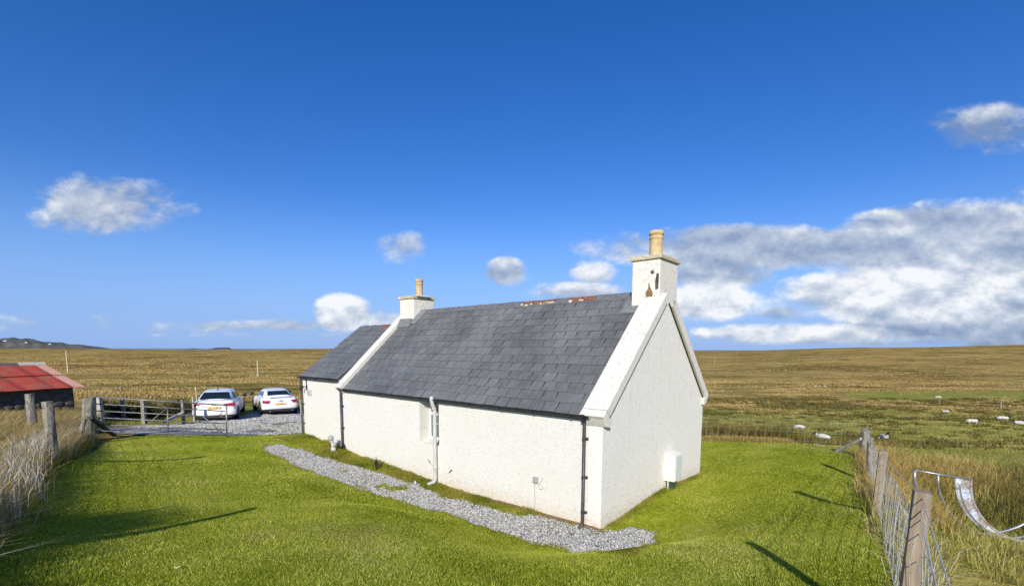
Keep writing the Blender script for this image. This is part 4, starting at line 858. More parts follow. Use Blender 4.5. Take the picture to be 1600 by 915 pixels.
# ------------------------------------------------------------------ cars
def car(name, label, loc, rz, L, Wd, Hh, kind):
    T = thing(name, label, 'car', loc, rz)
    hw = Wd/2; r = L/2          # +y is the front
    # body stations: y, half width, z bottom, z belt
    if kind == 'saloon':
        st = [(-r, .80, .42, .90), (-r+.05, .90, .30, .99), (-r+.25, .96, .22, 1.04), (-r+.9, 1.0, .19, 1.02), (-.6, .985, .18, .97), (.3, .985, .18, .94), (r-1.15, 1.0, .19, .90), (r-.5, .96, .2, .80), (r-.12, .86, .24, .70), (r, .72, .34, .60)]
        gh = [(-r+.42, .78, .70, 1.035, 1.04), (-r+1.12, .77, .60, 1.00, Hh-.06), (-r+1.6, .78, .605, .98, Hh-.01), (-.05, .78, .61, .955, Hh), (.55, .77, .59, .94, Hh-.05), (1.35, .75, .66, .92, .93)]
    else:
        st = [(-r, .78, .46, .84), (-r+.05, .88, .32, .95), (-r+.22, .95, .24, 1.00), (-r+.75, 1.0, .20, .98), (-.4, .96, .18, .92), (.4, .965, .18, .90), (r-1.0, 1.0, .19, .87), (r-.45, .95, .2, .77), (r-.10, .84, .25, .66), (r, .7, .34, .56)]
        gh = [(-r+.30, .72, .64, .99, 1.0), (-r+1.05, .74, .58, .97, Hh-.08), (-r+1.55, .75, .575, .94, Hh-.005), (.0, .75, .57, .92, Hh-.01), (.5, .74, .55, .9, Hh-.08), (1.2, .70, .60, .88, .89)]
    rows = []
    for (y, w, zb, zt) in st:
        w *= hw; zm = zb+(zt-zb)*.45
        half = [(w*.70, zb), (w*.93, zb+.03), (w, zb+.16), (w, zm+.1), (w*.985, zt-.16), (w*.93, zt-.04), (w*.80, zt), (w*.4, zt+.02)]
        rows.append([(-x, y, z) for x, z in half]+[(x, y, z) for x, z in reversed(half)])
    m = len(rows[0]); V = [v for r_ in rows for v in r_]; F = [(i*m+k, i*m+(k+1) % m, (i+1)*m+(k+1) % m, (i+1)*m+k) for i in range(len(rows)-1) for k in range(m)]
    F = [tuple(reversed(f)) for f in F]+[tuple(range(m)), tuple(reversed(range((len(rows)-1)*m, len(rows)*m)))]
    bd = nmesh('body', V, F, M_car, T, smooth=True); md = bd.modifiers.new('s', 'SUBSURF'); md.levels = md.render_levels = 2
    rows = []
    for (y, wb, wt, zb, zt) in gh:
        wb *= hw/ .92*.94; wt *= hw/.92; z0 = zb-.06
        rows.append([(-wb*1.06, y, z0), (-wb*1.04, y, zb+.01), (-wt*1.05, y, zt-.05 if zt > zb+.1 else zb+.01), (-wt*.86, y, zt), (-wt*.35, y, zt+.02), (wt*.35, y, zt+.02), (wt*.86, y, zt), (wt*1.05, y, zt-.05 if zt > zb+.1 else zb+.01), (wb*1.04, y, zb+.01), (wb*1.06, y, z0)])
    m = 10; V = [v for r_ in rows for v in r_]; F = [(i*m+k, (i+1)*m+k, (i+1)*m+(k+1) % m, i*m+(k+1) % m) for i in range(len(rows)-1) for k in range(m)]+[tuple(range(m)), tuple(reversed(range((len(rows)-1)*m, len(rows)*m)))]
    cb = nmesh('cabin', V, F, M_car, T, smooth=True); md = cb.modifiers.new('s', 'SUBSURF'); md.levels = md.render_levels = 1
    g0, g1, g2 = gh[0], gh[1], gh[2]; s_ = hw/.92
    def panel(nm, q, mat, off, n=None):      # q: 4 pts
        q = [Vector(a) for a in q]; nn = (q[1]-q[0]).cross(q[3]-q[0]).normalized()*off; b = MB(); b.hexa([a-nn*2 for a in q], [a+nn for a in q]); return b.build(nm, mat, T, bevel=.01)
    # rear window
    def lerp(a, b, f): return tuple(a[i]+(b[i]-a[i])*f for i in range(5))
    A0 = lerp(g0, g1, .10 if kind == 'saloon' else .22); A1 = lerp(g0, g1, .90)
    zt0 = A0[4]+.012; zt1 = A1[4]+.014
    rw = (.93, .84) if kind == 'saloon' else (.90, .80)
    panel('rear_window', [(-A0[2]*s_*rw[0], A0[0], zt0), (A0[2]*s_*rw[0], A0[0], zt0), (A1[2]*s_*rw[1], A1[0], zt1), (-A1[2]*s_*rw[1], A1[0], zt1)], M_carglass, .012)
    w0, w1 = lerp(gh[-1], gh[-2], .08), lerp(gh[-1], gh[-2], .9)
    panel('windscreen', [(w0[2]*s_*.9, w0[0], w0[4]+.015), (-w0[2]*s_*.9, w0[0], w0[4]+.015), (-w1[2]*s_*.84, w1[0], w1[4]+.012), (w1[2]*s_*.84, w1[0], w1[4]+.012)], M_carglass, .012)
    for sx in (-1, 1):
        a = lerp(g1, g2, .2); c = lerp(gh[-1], gh[-2], .35); d_ = gh[-3]
        x0 = sx*(a[1]*hw/.92*.94*1.035); yb0, yb1 = a[0]-.25, c[0]
        pts = [(x0, yb0, a[3]+.05), (x0, yb1, c[3]+.05), (sx*d_[2]*s_*1.055, gh[-2][0]-.02, gh[-2][4]-.10), (sx*d_[2]*s_*1.05, a[0]+.15, d_[4]-.10)]
        if sx < 0: pts = [pts[1], pts[0], pts[3], pts[2]]
        panel('side_window', pts, M_carglass, .014)
        # mirror
        y = gh[-1][0]-.28; b = MB(); b.lathe([(.03, -.11), (.075, -.07), (.085, .0), (.07, .06), (.02, .09)], (sx*(hw+.07), y, 1.0), 10, Matrix.Diagonal((1.35, .8, 1))); b.tube([(sx*(hw-.12), y+.02, .94), (sx*(hw+.02), y, .97)], .025, 6); b.build('door_mirror', M_black, T, smooth=True)
        # tail lamps
        zt = .83 if kind == 'saloon' else .75; zl = zt
        xin, xout = (.40, .865) if kind == 'saloon' else (.50, .845)
        xin *= s_; xout *= s_; yb = -r-.075
        hI, hO = (.045, .10) if kind == 'saloon' else (.07, .09)
        q = [(sx*xin, yb+.03, zl-hI), (sx*xout, yb+.09, zl-hO*.9), (sx*(xout+.0), yb+.12, zl+hO), (sx*(xin-.0), yb+.06, zl+hI)]
        if kind != 'saloon': q = [(sx*(xin+.1), yb+.03, zl-hI), (sx*xout, yb+.10, zl-hO*.6), (sx*xout, yb+.13, zl+hO), (sx*xin, yb+.06, zl+hI)]
        if sx < 0: q = [q[1], q[0], q[3], q[2]]
        qq = [Vector(a) for a in q]; b = MB(); back = Vector((0, .14, 0)); b.hexa([a+back for a in qq], qq); b.build('tail_light', M_lamp, T, bevel=.008)
        for yw in (-r+.86, r-.88):
            wh = bpy.data.objects.new('wheel', None); COL.objects.link(wh); wh.parent = T; wh.location = (sx*(hw-.115), yw, .33); R9 = Matrix.Rotation(math.pi/2, 3, 'Y')
            MB().lathe([(.20, -.11), (.31, -.115), (.335, -.08), (.335, .08), (.31, .115), (.20, .11)], (0, 0, 0), 28, R9).build('tyre', M_rub, wh, smooth=False)
            b = MB(); b.lathe([(.215, -.10), (.22, .10)], (0, 0, 0), 28, R9)
            for k in range(5):
                a = k*2*math.pi/5; b.box((sx*.105, .11*math.cos(a), .11*math.sin(a)), (.02, .05, .21), Matrix.Rotation(-(a-math.pi/2), 3, 'X'))
            b.build('rim', M_rim, wh)
            MB().lathe([(.40, -.02), (.40, .02)], (sx*(hw-.035), yw, .36), 28, R9).build('wheel_arch', M_black, T)
    zl = .25 if kind == 'saloon' else .27
    b = MB(); b.hexa([(-hw*.74, -r-.03, zl-.06), (hw*.74, -r-.03, zl-.06), (hw*.80, -r+.25, zl-.06), (-hw*.80, -r+.25, zl-.06)], [(-hw*.80, -r-.045, zl+.10), (hw*.80, -r-.045, zl+.10), (hw*.86, -r+.25, zl+.12), (-hw*.86, -r+.25, zl+.12)]); df = b.build('rear_diffuser', M_black, T, bevel=.01)
    MB().box((0, -r-.05, zl+.02), (hw*1.3, .02, .025)).build('diffuser_trim', M_chrome, df)
    # bumper shell standing out over the diffuser
    b = MB(); pr_ = [(-.96, .16), (-.88, .03), (-.7, -.025), (-.4, -.045), (0, -.052), (.4, -.045), (.7, -.025), (.88, .03), (.96, .16)]; vs = []
    for x, y in pr_: vs += [(x*hw, -r+y+.01, zl+.10), (x*hw, -r+y-.015, zl+.16), (x*hw, -r+y-.01, .58), (x*hw*.985, -r+y+.04, .63)]
    fs = [(i*4+k, i*4+k+1, i*4+k+5, i*4+k+4) for i in range(len(pr_)-1) for k in range(3)]; b.add(vs, [tuple(reversed(f)) for f in fs]); b.build('bumper', M_car, T, smooth=True)
    yp = -r-.058 if kind == 'saloon' else -r-.062; zp = .70 if kind == 'saloon' else .61
    pl = MB().box((0, yp+.012, zp), (.52, .02, .115)).build('number_plate', M_plate if kind == 'saloon' else M_plate2, T, bevel=.004)
    text_mesh('plate_text', 'BL 17 UEB' if kind == 'saloon' else 'LJ 0884', .095, M_black, pl, Matrix.Translation((0, yp-.001, zp)) @ Matrix.Rotation(math.pi/2, 4, 'X'), sx=.9)
    for k in range(4):
        a = [( -.075+.05*k+.034*math.cos(u), yp+.018, (.86 if kind == 'saloon' else .80)+.034*math.sin(u)) for u in np.linspace(0, 2*math.pi, 13)]; MB().tube(a, .006, 4, False).build('ring_badge', M_chrome, T)
    if kind == 'saloon':
        b = MB(); b.hexa([(-.03, -.9, Hh), (.03, -.9, Hh), (.02, -.70, Hh), (-.02, -.70, Hh)], [(-.012, -.92, Hh+.07), (.012, -.92, Hh+.07), (.01, -.80, Hh+.05), (-.01, -.80, Hh+.05)]); b.build('roof_antenna', M_black, T)
        text_mesh('boot_lettering', 'S line', .05, M_chrome, T, Matrix.Translation((.42, -r-.04, .66)) @ Matrix.Rotation(math.pi/2, 4, 'X'))
    else:
        MB().box((0, -r+.02, .985), (1.1, .10, .02)).build('spoiler_lip', M_car, T, bevel=.006)
        for sx in (-1, 1): MB().lathe([(.045, -.03), (.045, .06)], (sx*.55, -r-.03, .25), 12, Matrix.Rotation(math.pi/2, 3, 'X')).build('exhaust', M_chrome, T)
    b = MB(); b.box((0, 0, .27), (Wd*.82, L*.86, .22)); b.build('underbody', M_black, T)
    return T
def car_at(pxl, pxr, pyb, D, hdg, L):      # rear face centre on the ground
    p = at_depth((pxl+pxr)/2, pyb, D); f = Vector((math.sin(hdg), math.cos(hdg), 0)); c = Vector((p.x, p.y, 0))+f*L/2
    return (c.x, c.y, gz(c.x, c.y)+.045)
hA = math.radians(-25); hB = math.radians(-36)
cA = car_at(304, 367, 656, 21.9, hA, 4.7); cB = car_at(412, 467, 648, 25.0, hB, 4.2)
car('saloon_car', 'white saloon car parked nearest the gate seen from behind with pale yellow plate', cA, -hA, 4.7, 1.86, 1.43, 'saloon')
car('coupe_car', 'white low coupe parked by the cottage corner with orange yellow plate', cB, -hB, 4.2, 1.84, 1.35, 'coupe')

# ------------------------------------------------------------------ posts, fences, gate
def post_mesh(name, parent, loc, h, w, mat, rx=0, ry=0, rz=0, rnd_=False, below=.4, cut=0, d=None):
    b = MB(); n = 5; segs = 12 if rnd_ else 4; vs = []
    for i in range(n+1):
        z = -below+(h+below)*i/n
        for k in range(segs):
            if rnd_: a = 2*math.pi*k/segs; rr = w/2*(1+random.uniform(-.09, .09))*(1-.08*i/n); vs.append((rr*math.cos(a), rr*math.sin(a), z+(cut*math.cos(a)*w if i == n else 0)))
            else:
                sx, sy = ((-1, -1), (1, -1), (1, 1), (-1, 1))[k]; e = random.uniform(-.002, .002); vs.append((sx*w/2+e, sy*(d or w)/2+e, z+(cut*sx*w if i == n else 0)))
    fs = [(i*segs+k, i*segs+(k+1) % segs, (i+1)*segs+(k+1) % segs, (i+1)*segs+k) for i in range(n) for k in range(segs)]+[tuple(range(n*segs, (n+1)*segs))]
    o = b.add(vs, fs).build(name, mat, parent, bevel=.004 if not rnd_ else 0); o.location = loc; o.rotation_euler = (rx, ry, rz); return o
def wires(parent, pts, name, r, mat, sag=.02, seg=8, n=5):
    b = MB()
    for i in range(len(pts)-1):
        a, c = Vector(pts[i]), Vector(pts[i+1]); b.tube([a.lerp(c, k/seg)-Vector((0, 0, sag*4*(k/seg)*(1-k/seg)))+Vector((0, 0, random.uniform(-.003, .003))) for k in range(seg+1)], r, n, False)
    return b.build(name, mat, parent)
def net(parent, pts, hs, r, mat, step=.16, hz=None, jit=.02, nm='wire_netting'):
    b = MB(); P = [Vector(p) for p in pts]
    for hh in hs:
        for i in range(len(P)-1):
            a, c = P[i], P[i+1]; sg = max(4, int((c-a).length/.4)); q = []
            for k in range(sg+1):
                m = a.lerp(c, k/sg); zz = gz(m.x, m.y) if 0 else m.z; q.append(Vector((m.x, m.y, zz+hh-.03*math.sin(math.pi*k/sg)+random.uniform(-jit, jit)*.4)))
            b.tube(q, r, 4, False)
    for i in range(len(P)-1):
        L = (P[i+1]-P[i]).length; k = 0.08
        while k < L:
            m = P[i].lerp(P[i+1], k/L); q = []; dx = 0
            for hh in hs: dx += random.uniform(-jit, jit); q.append(Vector((m.x+dx, m.y+dx*.5, m.z+hh-.03*math.sin(math.pi*k/L))))
            b.tube(q, r*.85, 4, False)
            k += step
    return b.build(nm, mat, parent)
# right fence
p1 = at_depth(1441, 765, 3.0); p2 = at_depth(1381, 703, 6.5); ps = at_depth(1353, 672, 12.2)
RF = thing('wire_fence', 'sagging wire stock fence with brown square posts along the right lawn edge', 'fence', (p1.x, p1.y, 0))
def rel(o, p): return Vector(p)-o.location
frz = math.atan2(p2.y-p1.y, p2.x-p1.x)
post_mesh('post', RF, rel(RF, (p1.x-.045, p1.y, gz(p1.x, p1.y))), p1.z-gz(p1.x, p1.y), .09, M_postnew, rx=.01, ry=.03, rz=-.60)
post_mesh('post', RF, rel(RF, (p2.x-.04, p2.y, gz(p2.x, p2.y))), p2.z-gz(p2.x, p2.y), .095, M_postnew, rx=.0, ry=.03, rz=-.62)
m3 = at_depth(1364, 686, 9.6); post_mesh('post', RF, rel(RF, (m3.x, m3.y, gz(m3.x, m3.y))), m3.z-gz(m3.x, m3.y), .12, M_postold, ry=-.10, rz=.5, rnd_=True, cut=.4)
o = post_mesh('post', RF, rel(RF, (ps.x, ps.y, gz(ps.x, ps.y))), ps.z-gz(ps.x, ps.y), .22, M_postold, rnd_=True, cut=.15); o['label'] = 'thick lichened strainer post at the far corner'
p0 = Vector((1.15, .95, 2.45))
e = at_depth(1307, 708, 12.9); sb = MB(); sb.tube([rel(RF, (ps.x-.1, ps.y, ps.z-.22)), rel(RF, (e.x, e.y, gz(e.x, e.y)+.05))], [.045, .055], 8); sb.build('brace', M_postwhite, RF)
tops = [p0, Vector((p1.x, p1.y, p1.z-.03)), Vector((p2.x, p2.y, p2.z-.05)), Vector((m3.x, m3.y, m3.z-.06)), Vector((ps.x, ps.y, ps.z-.08))]
wires(RF, [rel(RF, t) for t in tops], 'top_wire', .0032, M_wire, .03); wires(RF, [rel(RF, t-Vector((0, 0, .14))) for t in tops], 'line_wire', .003, M_wire, .05)
gp = [(p0.x, p0.y, 1.52), (p1.x, p1.y, gz(p1.x, p1.y)), (p2.x, p2.y, gz(p2.x, p2.y)), (m3.x, m3.y, gz(m3.x, m3.y)), (ps.x, ps.y, gz(ps.x, ps.y))]
net(RF, [rel(RF, g) for g in gp], (.08, .22, .36, .52, .70, .88), .0028, M_wire, .17, jit=.03)
# a second slack strand and loose ends
wires(RF, [rel(RF, p1-Vector((0, 0, .10))), rel(RF, p0-Vector((0, 0, .30)))], 'slack_wire', .004, M_wire, .05)
# back fence from the strainer behind the cottage
BFp = [(ps.x, ps.y), (6.75, 17.2), (3.4, 19.4)]
BF = thing('wire_fence', 'thin wire fence crossing behind the lawn right of the gable', 'fence', (9.0, 15.6, 0))
for (x, y) in BFp[1:]: post_mesh('post', BF, rel(BF, (x, y, gz(x, y))), .92, .07, M_postold, rnd_=True)
bp_ = [rel(BF, (x, y, gz(x, y))) for x, y in BFp]; wires(BF, [b_+Vector((0, 0, .9)) for b_ in bp_], 'top_wire', .004, M_wire, .02)
net(BF, bp_, (.1, .34, .60, .78), .0022, M_wire, .5)
# left fence
pa = at_depth(74, 627, 9.2); pb = at_depth(131, 620, 13.6)
LF = thing('wire_fence', 'old wire fence buried in straw grass along the left lawn edge', 'fence', (pa.x, pa.y, 0))
zb_ = gz(-5.25, 4.3); post_mesh('post', LF, rel(LF, (-5.05, 4.3, zb_)), 1.15, .16, M_postold, rnd_=True)
post_mesh('post', LF, rel(LF, (pa.x, pa.y, gz(pa.x, pa.y)-.05)), pa.z-gz(pa.x, pa.y)+.05, .19, M_postold, rnd_=True)
o = post_mesh('post', LF, rel(LF, (pb.x, pb.y, gz(pb.x, pb.y)-.05)), pb.z-gz(pb.x, pb.y)+.05, .33, M_postold, rx=0, ry=.12, rnd_=True, cut=.1); o['label'] = 'leaning thick gate strainer post'
pq = at_depth(114, 640, 13.0); post_mesh('post', LF, rel(LF, (pq.x, pq.y, gz(pq.x, pq.y)-.1)), .9, .12, M_postold, ry=.35, rnd_=True)
q = MB(); e = hit(179, 681); s0 = at_depth(141, 652, min(pb.y-.1, 13.4)); q.tube([rel(LF, s0), rel(LF, (e.x, e.y, e.z+.02))], .06, 8); q.build('brace', M_strut, LF)
lt = [(-5.28, 4.2, zb_+1.05), (pa.x, pa.y, pa.z-.08), (pb.x, pb.y, pb.z-.15)]
wires(LF, [rel(LF, t) for t in lt], 'top_wire', .003, M_rustwire, .03)
net(LF, [rel(LF, (-5.28, 4.2, zb_)), rel(LF, (pa.x, pa.y, gz(pa.x, pa.y))), rel(LF, (pb.x, pb.y, gz(pb.x, pb.y)))], (.15, .3, .45, .62, .8), .003, M_rustwire, .2, jit=.02)
pz = at_depth(46, 615, 13.2); z0 = gz(pz.x, pz.y); prop(post_mesh('fence_post', None, (pz.x, pz.y, z0-.05), pz.z-z0+.05, .21, M_postold, rnd_=True), 'lone lichened round post in straw grass in front of the red shed', 'post')
# gate
gl = at_depth(144, 619.5, 13.75); gr = at_depth(354, 632.5, 15.3); GT = thing('field_gate', 'galvanised tubular field gate standing across the gravel entrance', 'gate', (gl.x, gl.y, gl.z-1.05))
gv = (gr-gl); GLn = gv.length; gu = gv.normalized(); GH = 1.03
def gp_(u, v): return gu*(u*GLn)+Vector((0, 0, GH*v+.02))
def gtube(name, a, c, r=.019): MB().tube([a, c], r, 8).build(name, M_gate, GT, smooth=True)
for v in (1.0, .80, .60, .40, .20, .02): gtube('rail', gp_(0.0, v), gp_(1 if v not in (.60, .80) else .985, v), .021 if v in (1.0,) else .016)
gtube('stile', gp_(0, 1), gp_(0, .0), .022); gtube('stile', gp_(1, 1), gp_(.985, -.03), .024); gtube('upright', gp_(.53, .80), gp_(.52, -.02), .015)
gtube('diagonal_brace', gp_(.80, .60), gp_(.985, .0), .015); gtube('diagonal_brace', gp_(.30, .02), gp_(.52, .78), .012)
q = MB(); q.tube([gp_(.985, .80), gp_(.955, .79), gp_(.945, .62), gp_(.985, .60)], .012, 6); q.tube([gp_(.95, .72), gp_(.93, .66)], .012, 6); q.build('latch', M_gate, GT)
# field fence posts beyond the gravel
FPs = [(155, 621, 652, 11, M_postwhite, 'pale square post behind the left end of the gate', 18.0), (191, 621, 640, 7, M_postold, 'short dark post half lost in scrub behind the gate', 20.5), (223, 625, 652, 9, M_postold, 'grey brown post behind the middle of the gate', 18.6),
       (285, 624, 648, 6, M_postold, 'weathered post just left of the saloon car beside a second pale one', 20.5), (301, 619, 646, 5, M_postwhite, 'pale slim post standing right against the saloon car flank', 21.5), (470, 624, 650, 5, M_postwhite, 'pale narrow stake between the coupe and the cottage corner', 25.5),
       (306, 604, 622, 3, M_pole, 'thin pale pole rising behind the saloon car roof left side', 30.0), (1564, 626, 641, 4, M_postold, 'short post far out in the sheep pasture at right', 85.0), (1468, 624, 632, 2.5, M_postold, 'tiny far post below the distant grazing sheep', 100.0),
       (258, 612, 620, 2, M_postold, 'tiny stake on the moor above the gate', 45.0), (189, 606, 611, 4, M_postold, 'small stone like stump on the moor beyond the gate', 50.0)]
for (px, y0, y1, wpx, mt, lab, D) in FPs:
    D = hit(px, y1-1, 12).y if D > 40 else D; a = at_depth(px, y0, D); g = gz(a.x, a.y); prop(post_mesh('fence_post', None, (a.x, a.y, g-.05), max(a.z-g+.05, .4), wpx*D/735*.6, mt, ry=random.uniform(-.03, .03), rnd_=wpx < 6), lab, 'post')
# stone and timber oddments behind the gate
def rocks(name, lab, px, D, n, sz, spread, mat):
    a = at_depth(px, 640, D); T = thing(name, lab, 'stones', (a.x, a.y, gz(a.x, a.y)))
    for k in range(n):
        x, y = random.gauss(0, spread), random.gauss(0, spread*.5); z = gz(a.x+x, a.y+y)-T.location.z; s = sz*random.uniform(.6, 1.3)
        bm = bmesh.new(); bmesh.ops.create_icosphere(bm, subdivisions=1, radius=s)
        for v in bm.verts: v.co = Vector((v.co.x*random.uniform(.8, 1.3), v.co.y*random.uniform(.8, 1.2), v.co.z*random.uniform(.5, .8)))
        me = bpy.data.meshes.new('stone'); bm.to_mesh(me); bm.free(); me.materials.append(mat); o = bpy.data.objects.new('stone', me); COL.objects.link(o); o.parent = T; o.location = (x, y, z+s*.4+max(0, (spread-abs(x))*.35*random.random())); o.rotation_euler = (0, 0, random.random()*6)
rocks('stone_heap', 'dark heap of field stones behind the hinge end of the gate', 158, 21, 16, .20, .45, M_stone)
rocks('stone_heap', 'dark rubble pile left of the saloon car behind the pale post', 307, 23.5, 14, .22, .35, M_stone)
a = at_depth(256, 644, 19.5); c = at_depth(284, 634, 20.5)
prop(MB().box(((a.x+c.x)/2, (a.y+c.y)/2, gz(a.x, a.y)+.30), ((c-a).length*1.15, .18, .05), Matrix.Rotation(math.atan2(c.y-a.y, c.x-a.x), 3, 'Z') @ Matrix.Rotation(-.25, 3, 'Y')).build('plank', M_postwhite), 'pale weathered plank leaning in scrub left of the saloon car', 'plank')
def bush(px, D, w, h, n, lab, mat=G_heath):
    a = at_depth(px, 640, D); g = gz(a.x, a.y); T = thing('scrub_bush', lab, 'bush', (a.x, a.y, g)); m = n*60
    th_ = RNG.uniform(0, 6.28, m); ph = RNG.uniform(.0, 1.0, m); rr = RNG.random(m)**.35; X = np.cos(th_)*rr*w/2; Y = np.sin(th_)*rr*w/3; Z = ph*h*np.sqrt(np.clip(1-rr*rr*.8, 0, 1))*(.7+.6*vnoise(X*2.2+px, Y*2+3, 2))
    zz = ground(X+a.x, Y+a.y)-g; blades('foliage', np.column_stack([X, Y, Z+zz-.05]), RNG.uniform(.08, .2, m), RNG.uniform(.03, .06, m), RNG.uniform(.3, 1.2, m), mat, T, 1)
    b = MB()
    for k in range(9):
        an = k*.7; b.tube([(0, 0, -.05), (math.cos(an)*w*.2, math.sin(an)*w*.12, h*.35), (math.cos(an)*w*.36, math.sin(an)*w*.2, h*.75)], [.025, .018, .008], 5)
    b.build('stem', M_strut, T)
bush(205, 23, 2.6, .85, 30, 'dark heather scrub behind the left half of the gate'); bush(250, 24, 2.4, .75, 26, 'dark low scrub between grey post and saloon car'); bush(176, 22.4, 1.5, .95, 18, 'taller dark bush just beside the pale gate side post'); bush(285, 25, 1.8, .8, 18, 'small dark bush hard against the saloon car')
X, Y = field_pts(1500, 17.5, 24, -1.0, -.62, lambda X, Y: np.ones(len(X))); clumps('verge_clumps', X, Y, 12, .14, .12, .012, G_past)
# ------------------------------------------------------------------ red shed
D = 18.; ec = at_depth(131, 603, D); ax = Vector((math.sin(math.radians(25)), math.cos(math.radians(25)), 0)); gd = Vector((-ax.y, ax.x, 0)); HWd = 3.0
# ridge end: solve for the half width that lands on the photo's ridge corner
tgt = ray(70, 570.5); tgt = tgt/tgt.y; best = min(((abs((ec.x+gd.x*a)/(ec.y+gd.y*a)-tgt.x), a) for a in np.linspace(1.5, 6, 400))); HWd = best[1]
rise = CAMH+tgt.z*(ec.y+gd.y*HWd)-ec.z; SLn = 12.
SH = thing('shed', 'low stone shed with rusty red corrugated roof at the left edge beyond the straw grass', 'shed', (ec.x, ec.y, 0)); 
def sp_(a, c, z): return -ax*a+gd*c+Vector((0, 0, z))       # a along axis to the left/near, c across
zE = ec.z; slope_n = (gd*HWd+Vector((0, 0, rise))).cross(-ax).normalized(); slope_n = slope_n if slope_n.z > 0 else -slope_n
for row in (0, 1):
    for k in range(12):
        b = MB(); a0 = 0 if k == 0 else k*1.0-.70; a1 = (.34 if k == 0 else a0+1.06); nn = 26; f0, f1 = (0, .53) if row == 0 else (.50, 1.0); vs = []
        for i in range(nn+1):
            a = a0+(a1-a0)*i/nn; off = .018*math.sin(a/.076*2*math.pi/1.0)+(.035 if row else 0)+(k % 2)*.006
            for f in (f0-.03 if row == 0 else f0, f1): vs.append(sp_(a, HWd*f, zE+rise*f)+slope_n*off)
        b.add(vs, [(2*i, 2*i+1, 2*i+3, 2*i+2) for i in range(nn)]); o = b.build('roof_sheet', M_redpale if k == 0 else M_red, SH); md = o.modifiers.new('s', 'SOLIDIFY'); md.thickness = .004
        if k == 0: o['label'] = 'pale flaking roof sheet along the verge'
b = MB(); b.hexa([sp_(0, HWd, zE+rise), sp_(SLn, HWd, zE+rise), sp_(SLn, HWd*2, zE), sp_(0, HWd*2, zE)], [sp_(0, HWd, zE+rise+.02), sp_(SLn, HWd, zE+rise+.02), sp_(SLn, HWd*2, zE+.02), sp_(0, HWd*2, zE+.02)]); b.build('back_roof', M_red, SH)
b = MB(); b.tube([sp_(.02, HWd, zE+rise+.02), sp_(SLn, HWd, zE+rise+.02)], .10, 8); b.build('ridge_cap', M_shedridge, SH)
b = MB(); b.tube([sp_(-.0, HWd, zE+rise+.03), sp_(.8, HWd, zE+rise+.03)], .105, 8); o = b.build('ridge_cap', M_mortar, SH); o['label'] = 'pale end piece of the ridge cap'
g0_ = gz(ec.x, ec.y)-.6
b = MB(); b.hexa([sp_(.25, .22, g0_), sp_(SLn, .22, g0_), sp_(SLn, HWd*2-.2, g0_), sp_(.25, HWd*2-.2, g0_)], [sp_(.25, .22, zE-.06), sp_(SLn, .22, zE-.06), sp_(SLn, HWd*2-.2, zE-.06), sp_(.25, HWd*2-.2, zE-.06)])
b.add([sp_(.25, .22, zE-.06), sp_(.25, HWd, zE+rise-.08), sp_(.25, HWd*2-.2, zE-.06)], [(0, 1, 2)]); b.build('wall_core', M_stone, SH)
me_st = []
for k in range(5):
    bm = bmesh.new(); bmesh.ops.create_icosphere(bm, subdivisions=1, radius=1)
    for v in bm.verts: v.co = Vector((v.co.x*random.uniform(.85, 1.15), v.co.y*random.uniform(.7, 1.0)*.6, v.co.z*random.uniform(.8, 1.1)))
    me = bpy.data.meshes.new('stone'); bm.to_mesh(me); bm.free(); me.materials.append(M_stone); me_st.append(me)
wz = gz(ec.x-1, ec.y-2)-.1; row = 0; z = wz
while z < wz+.62:
    a = .2+random.random()*.2
    while a < 5.5:
        wv = random.uniform(.16, .34); o = bpy.data.objects.new('stone', random.choice(me_st)); COL.objects.link(o); o.parent = SH; o.location = sp_(a+wv/2, .2, z+.09); o.scale = (wv*.54, .16, .105); o.rotation_euler = (random.uniform(-.1, .1), random.uniform(-.1, .1), math.atan2(-ax.y, -ax.x)); a += wv
    z += .19
# ------------------------------------------------------------------ utility poles
def pole(px, yt, yb, D, lab, bar=True):
    D = hit(px, yb, 40).y; t = at_depth(px, yt, D); g = gz(t.x, t.y); T = thing('utility_pole', lab, 'pole', (t.x, t.y, g), 0, 'wooden utility poles crossing the moor')
    hh = t.z-g; MB().tube([(0, 0, -.5), (0, 0, hh)], [.17, .12], 10).build('shaft', M_pole, T)
    if bar:
        MB().box((0, 0, hh-.25), (1.9, .12, .14)).build('crossarm', M_strut, T)
        for x in (-.8, 0, .8): MB().lathe([(.05, 0), (.09, .08), (.05, .2)], (x, 0, hh-.18), 8).build('insulator', M_strut, T)
pole(103, 547.5, 582, 165, 'pale wooden pole with dark crossarm beyond the red shed'); pole(402, 563, 588, 150, 'plain pale pole on the moor above the coupe', False)
pole(1117, 553, 570, 300, 'pale pole on the moor nearest the right gable edge', False); pole(1153, 545, 558, 420, 'middle one of three far poles right of the cottage'); pole(1181, 541, 549, 560, 'farthest and smallest pole on the right skyline')
# ------------------------------------------------------------------ far houses on the left hills
def far_house(px, py, D, w, lab):
    a = at_depth(px, py, D); T = thing('far_house', lab, 'house', (a.x, a.y, a.z), .3)
    MB().box((0, 0, 1), (w, w*.5, 5)).build('wall', M_whitew, T); b = MB(); x, y = w/2, w*.27; b.add([(-x, -y, 3.4), (x, -y, 3.4), (x, y, 3.4), (-x, y, 3.4), (-x, 0, 5.8), (x, 0, 5.8)], [(0, 1, 5, 4), (2, 3, 4, 5), (0, 4, 3), (1, 2, 5)]); b.build('roof', M_ridge, T)
far_house(8, 532.5, 4150, 20, 'leftmost tiny white house on the far hill'); far_house(41, 535, 4150, 16, 'tiny white house at the foot of the far hill above the pole'); far_house(78, 537.5, 4150, 14, 'rightmost tiny white house on the low end of the far hill')
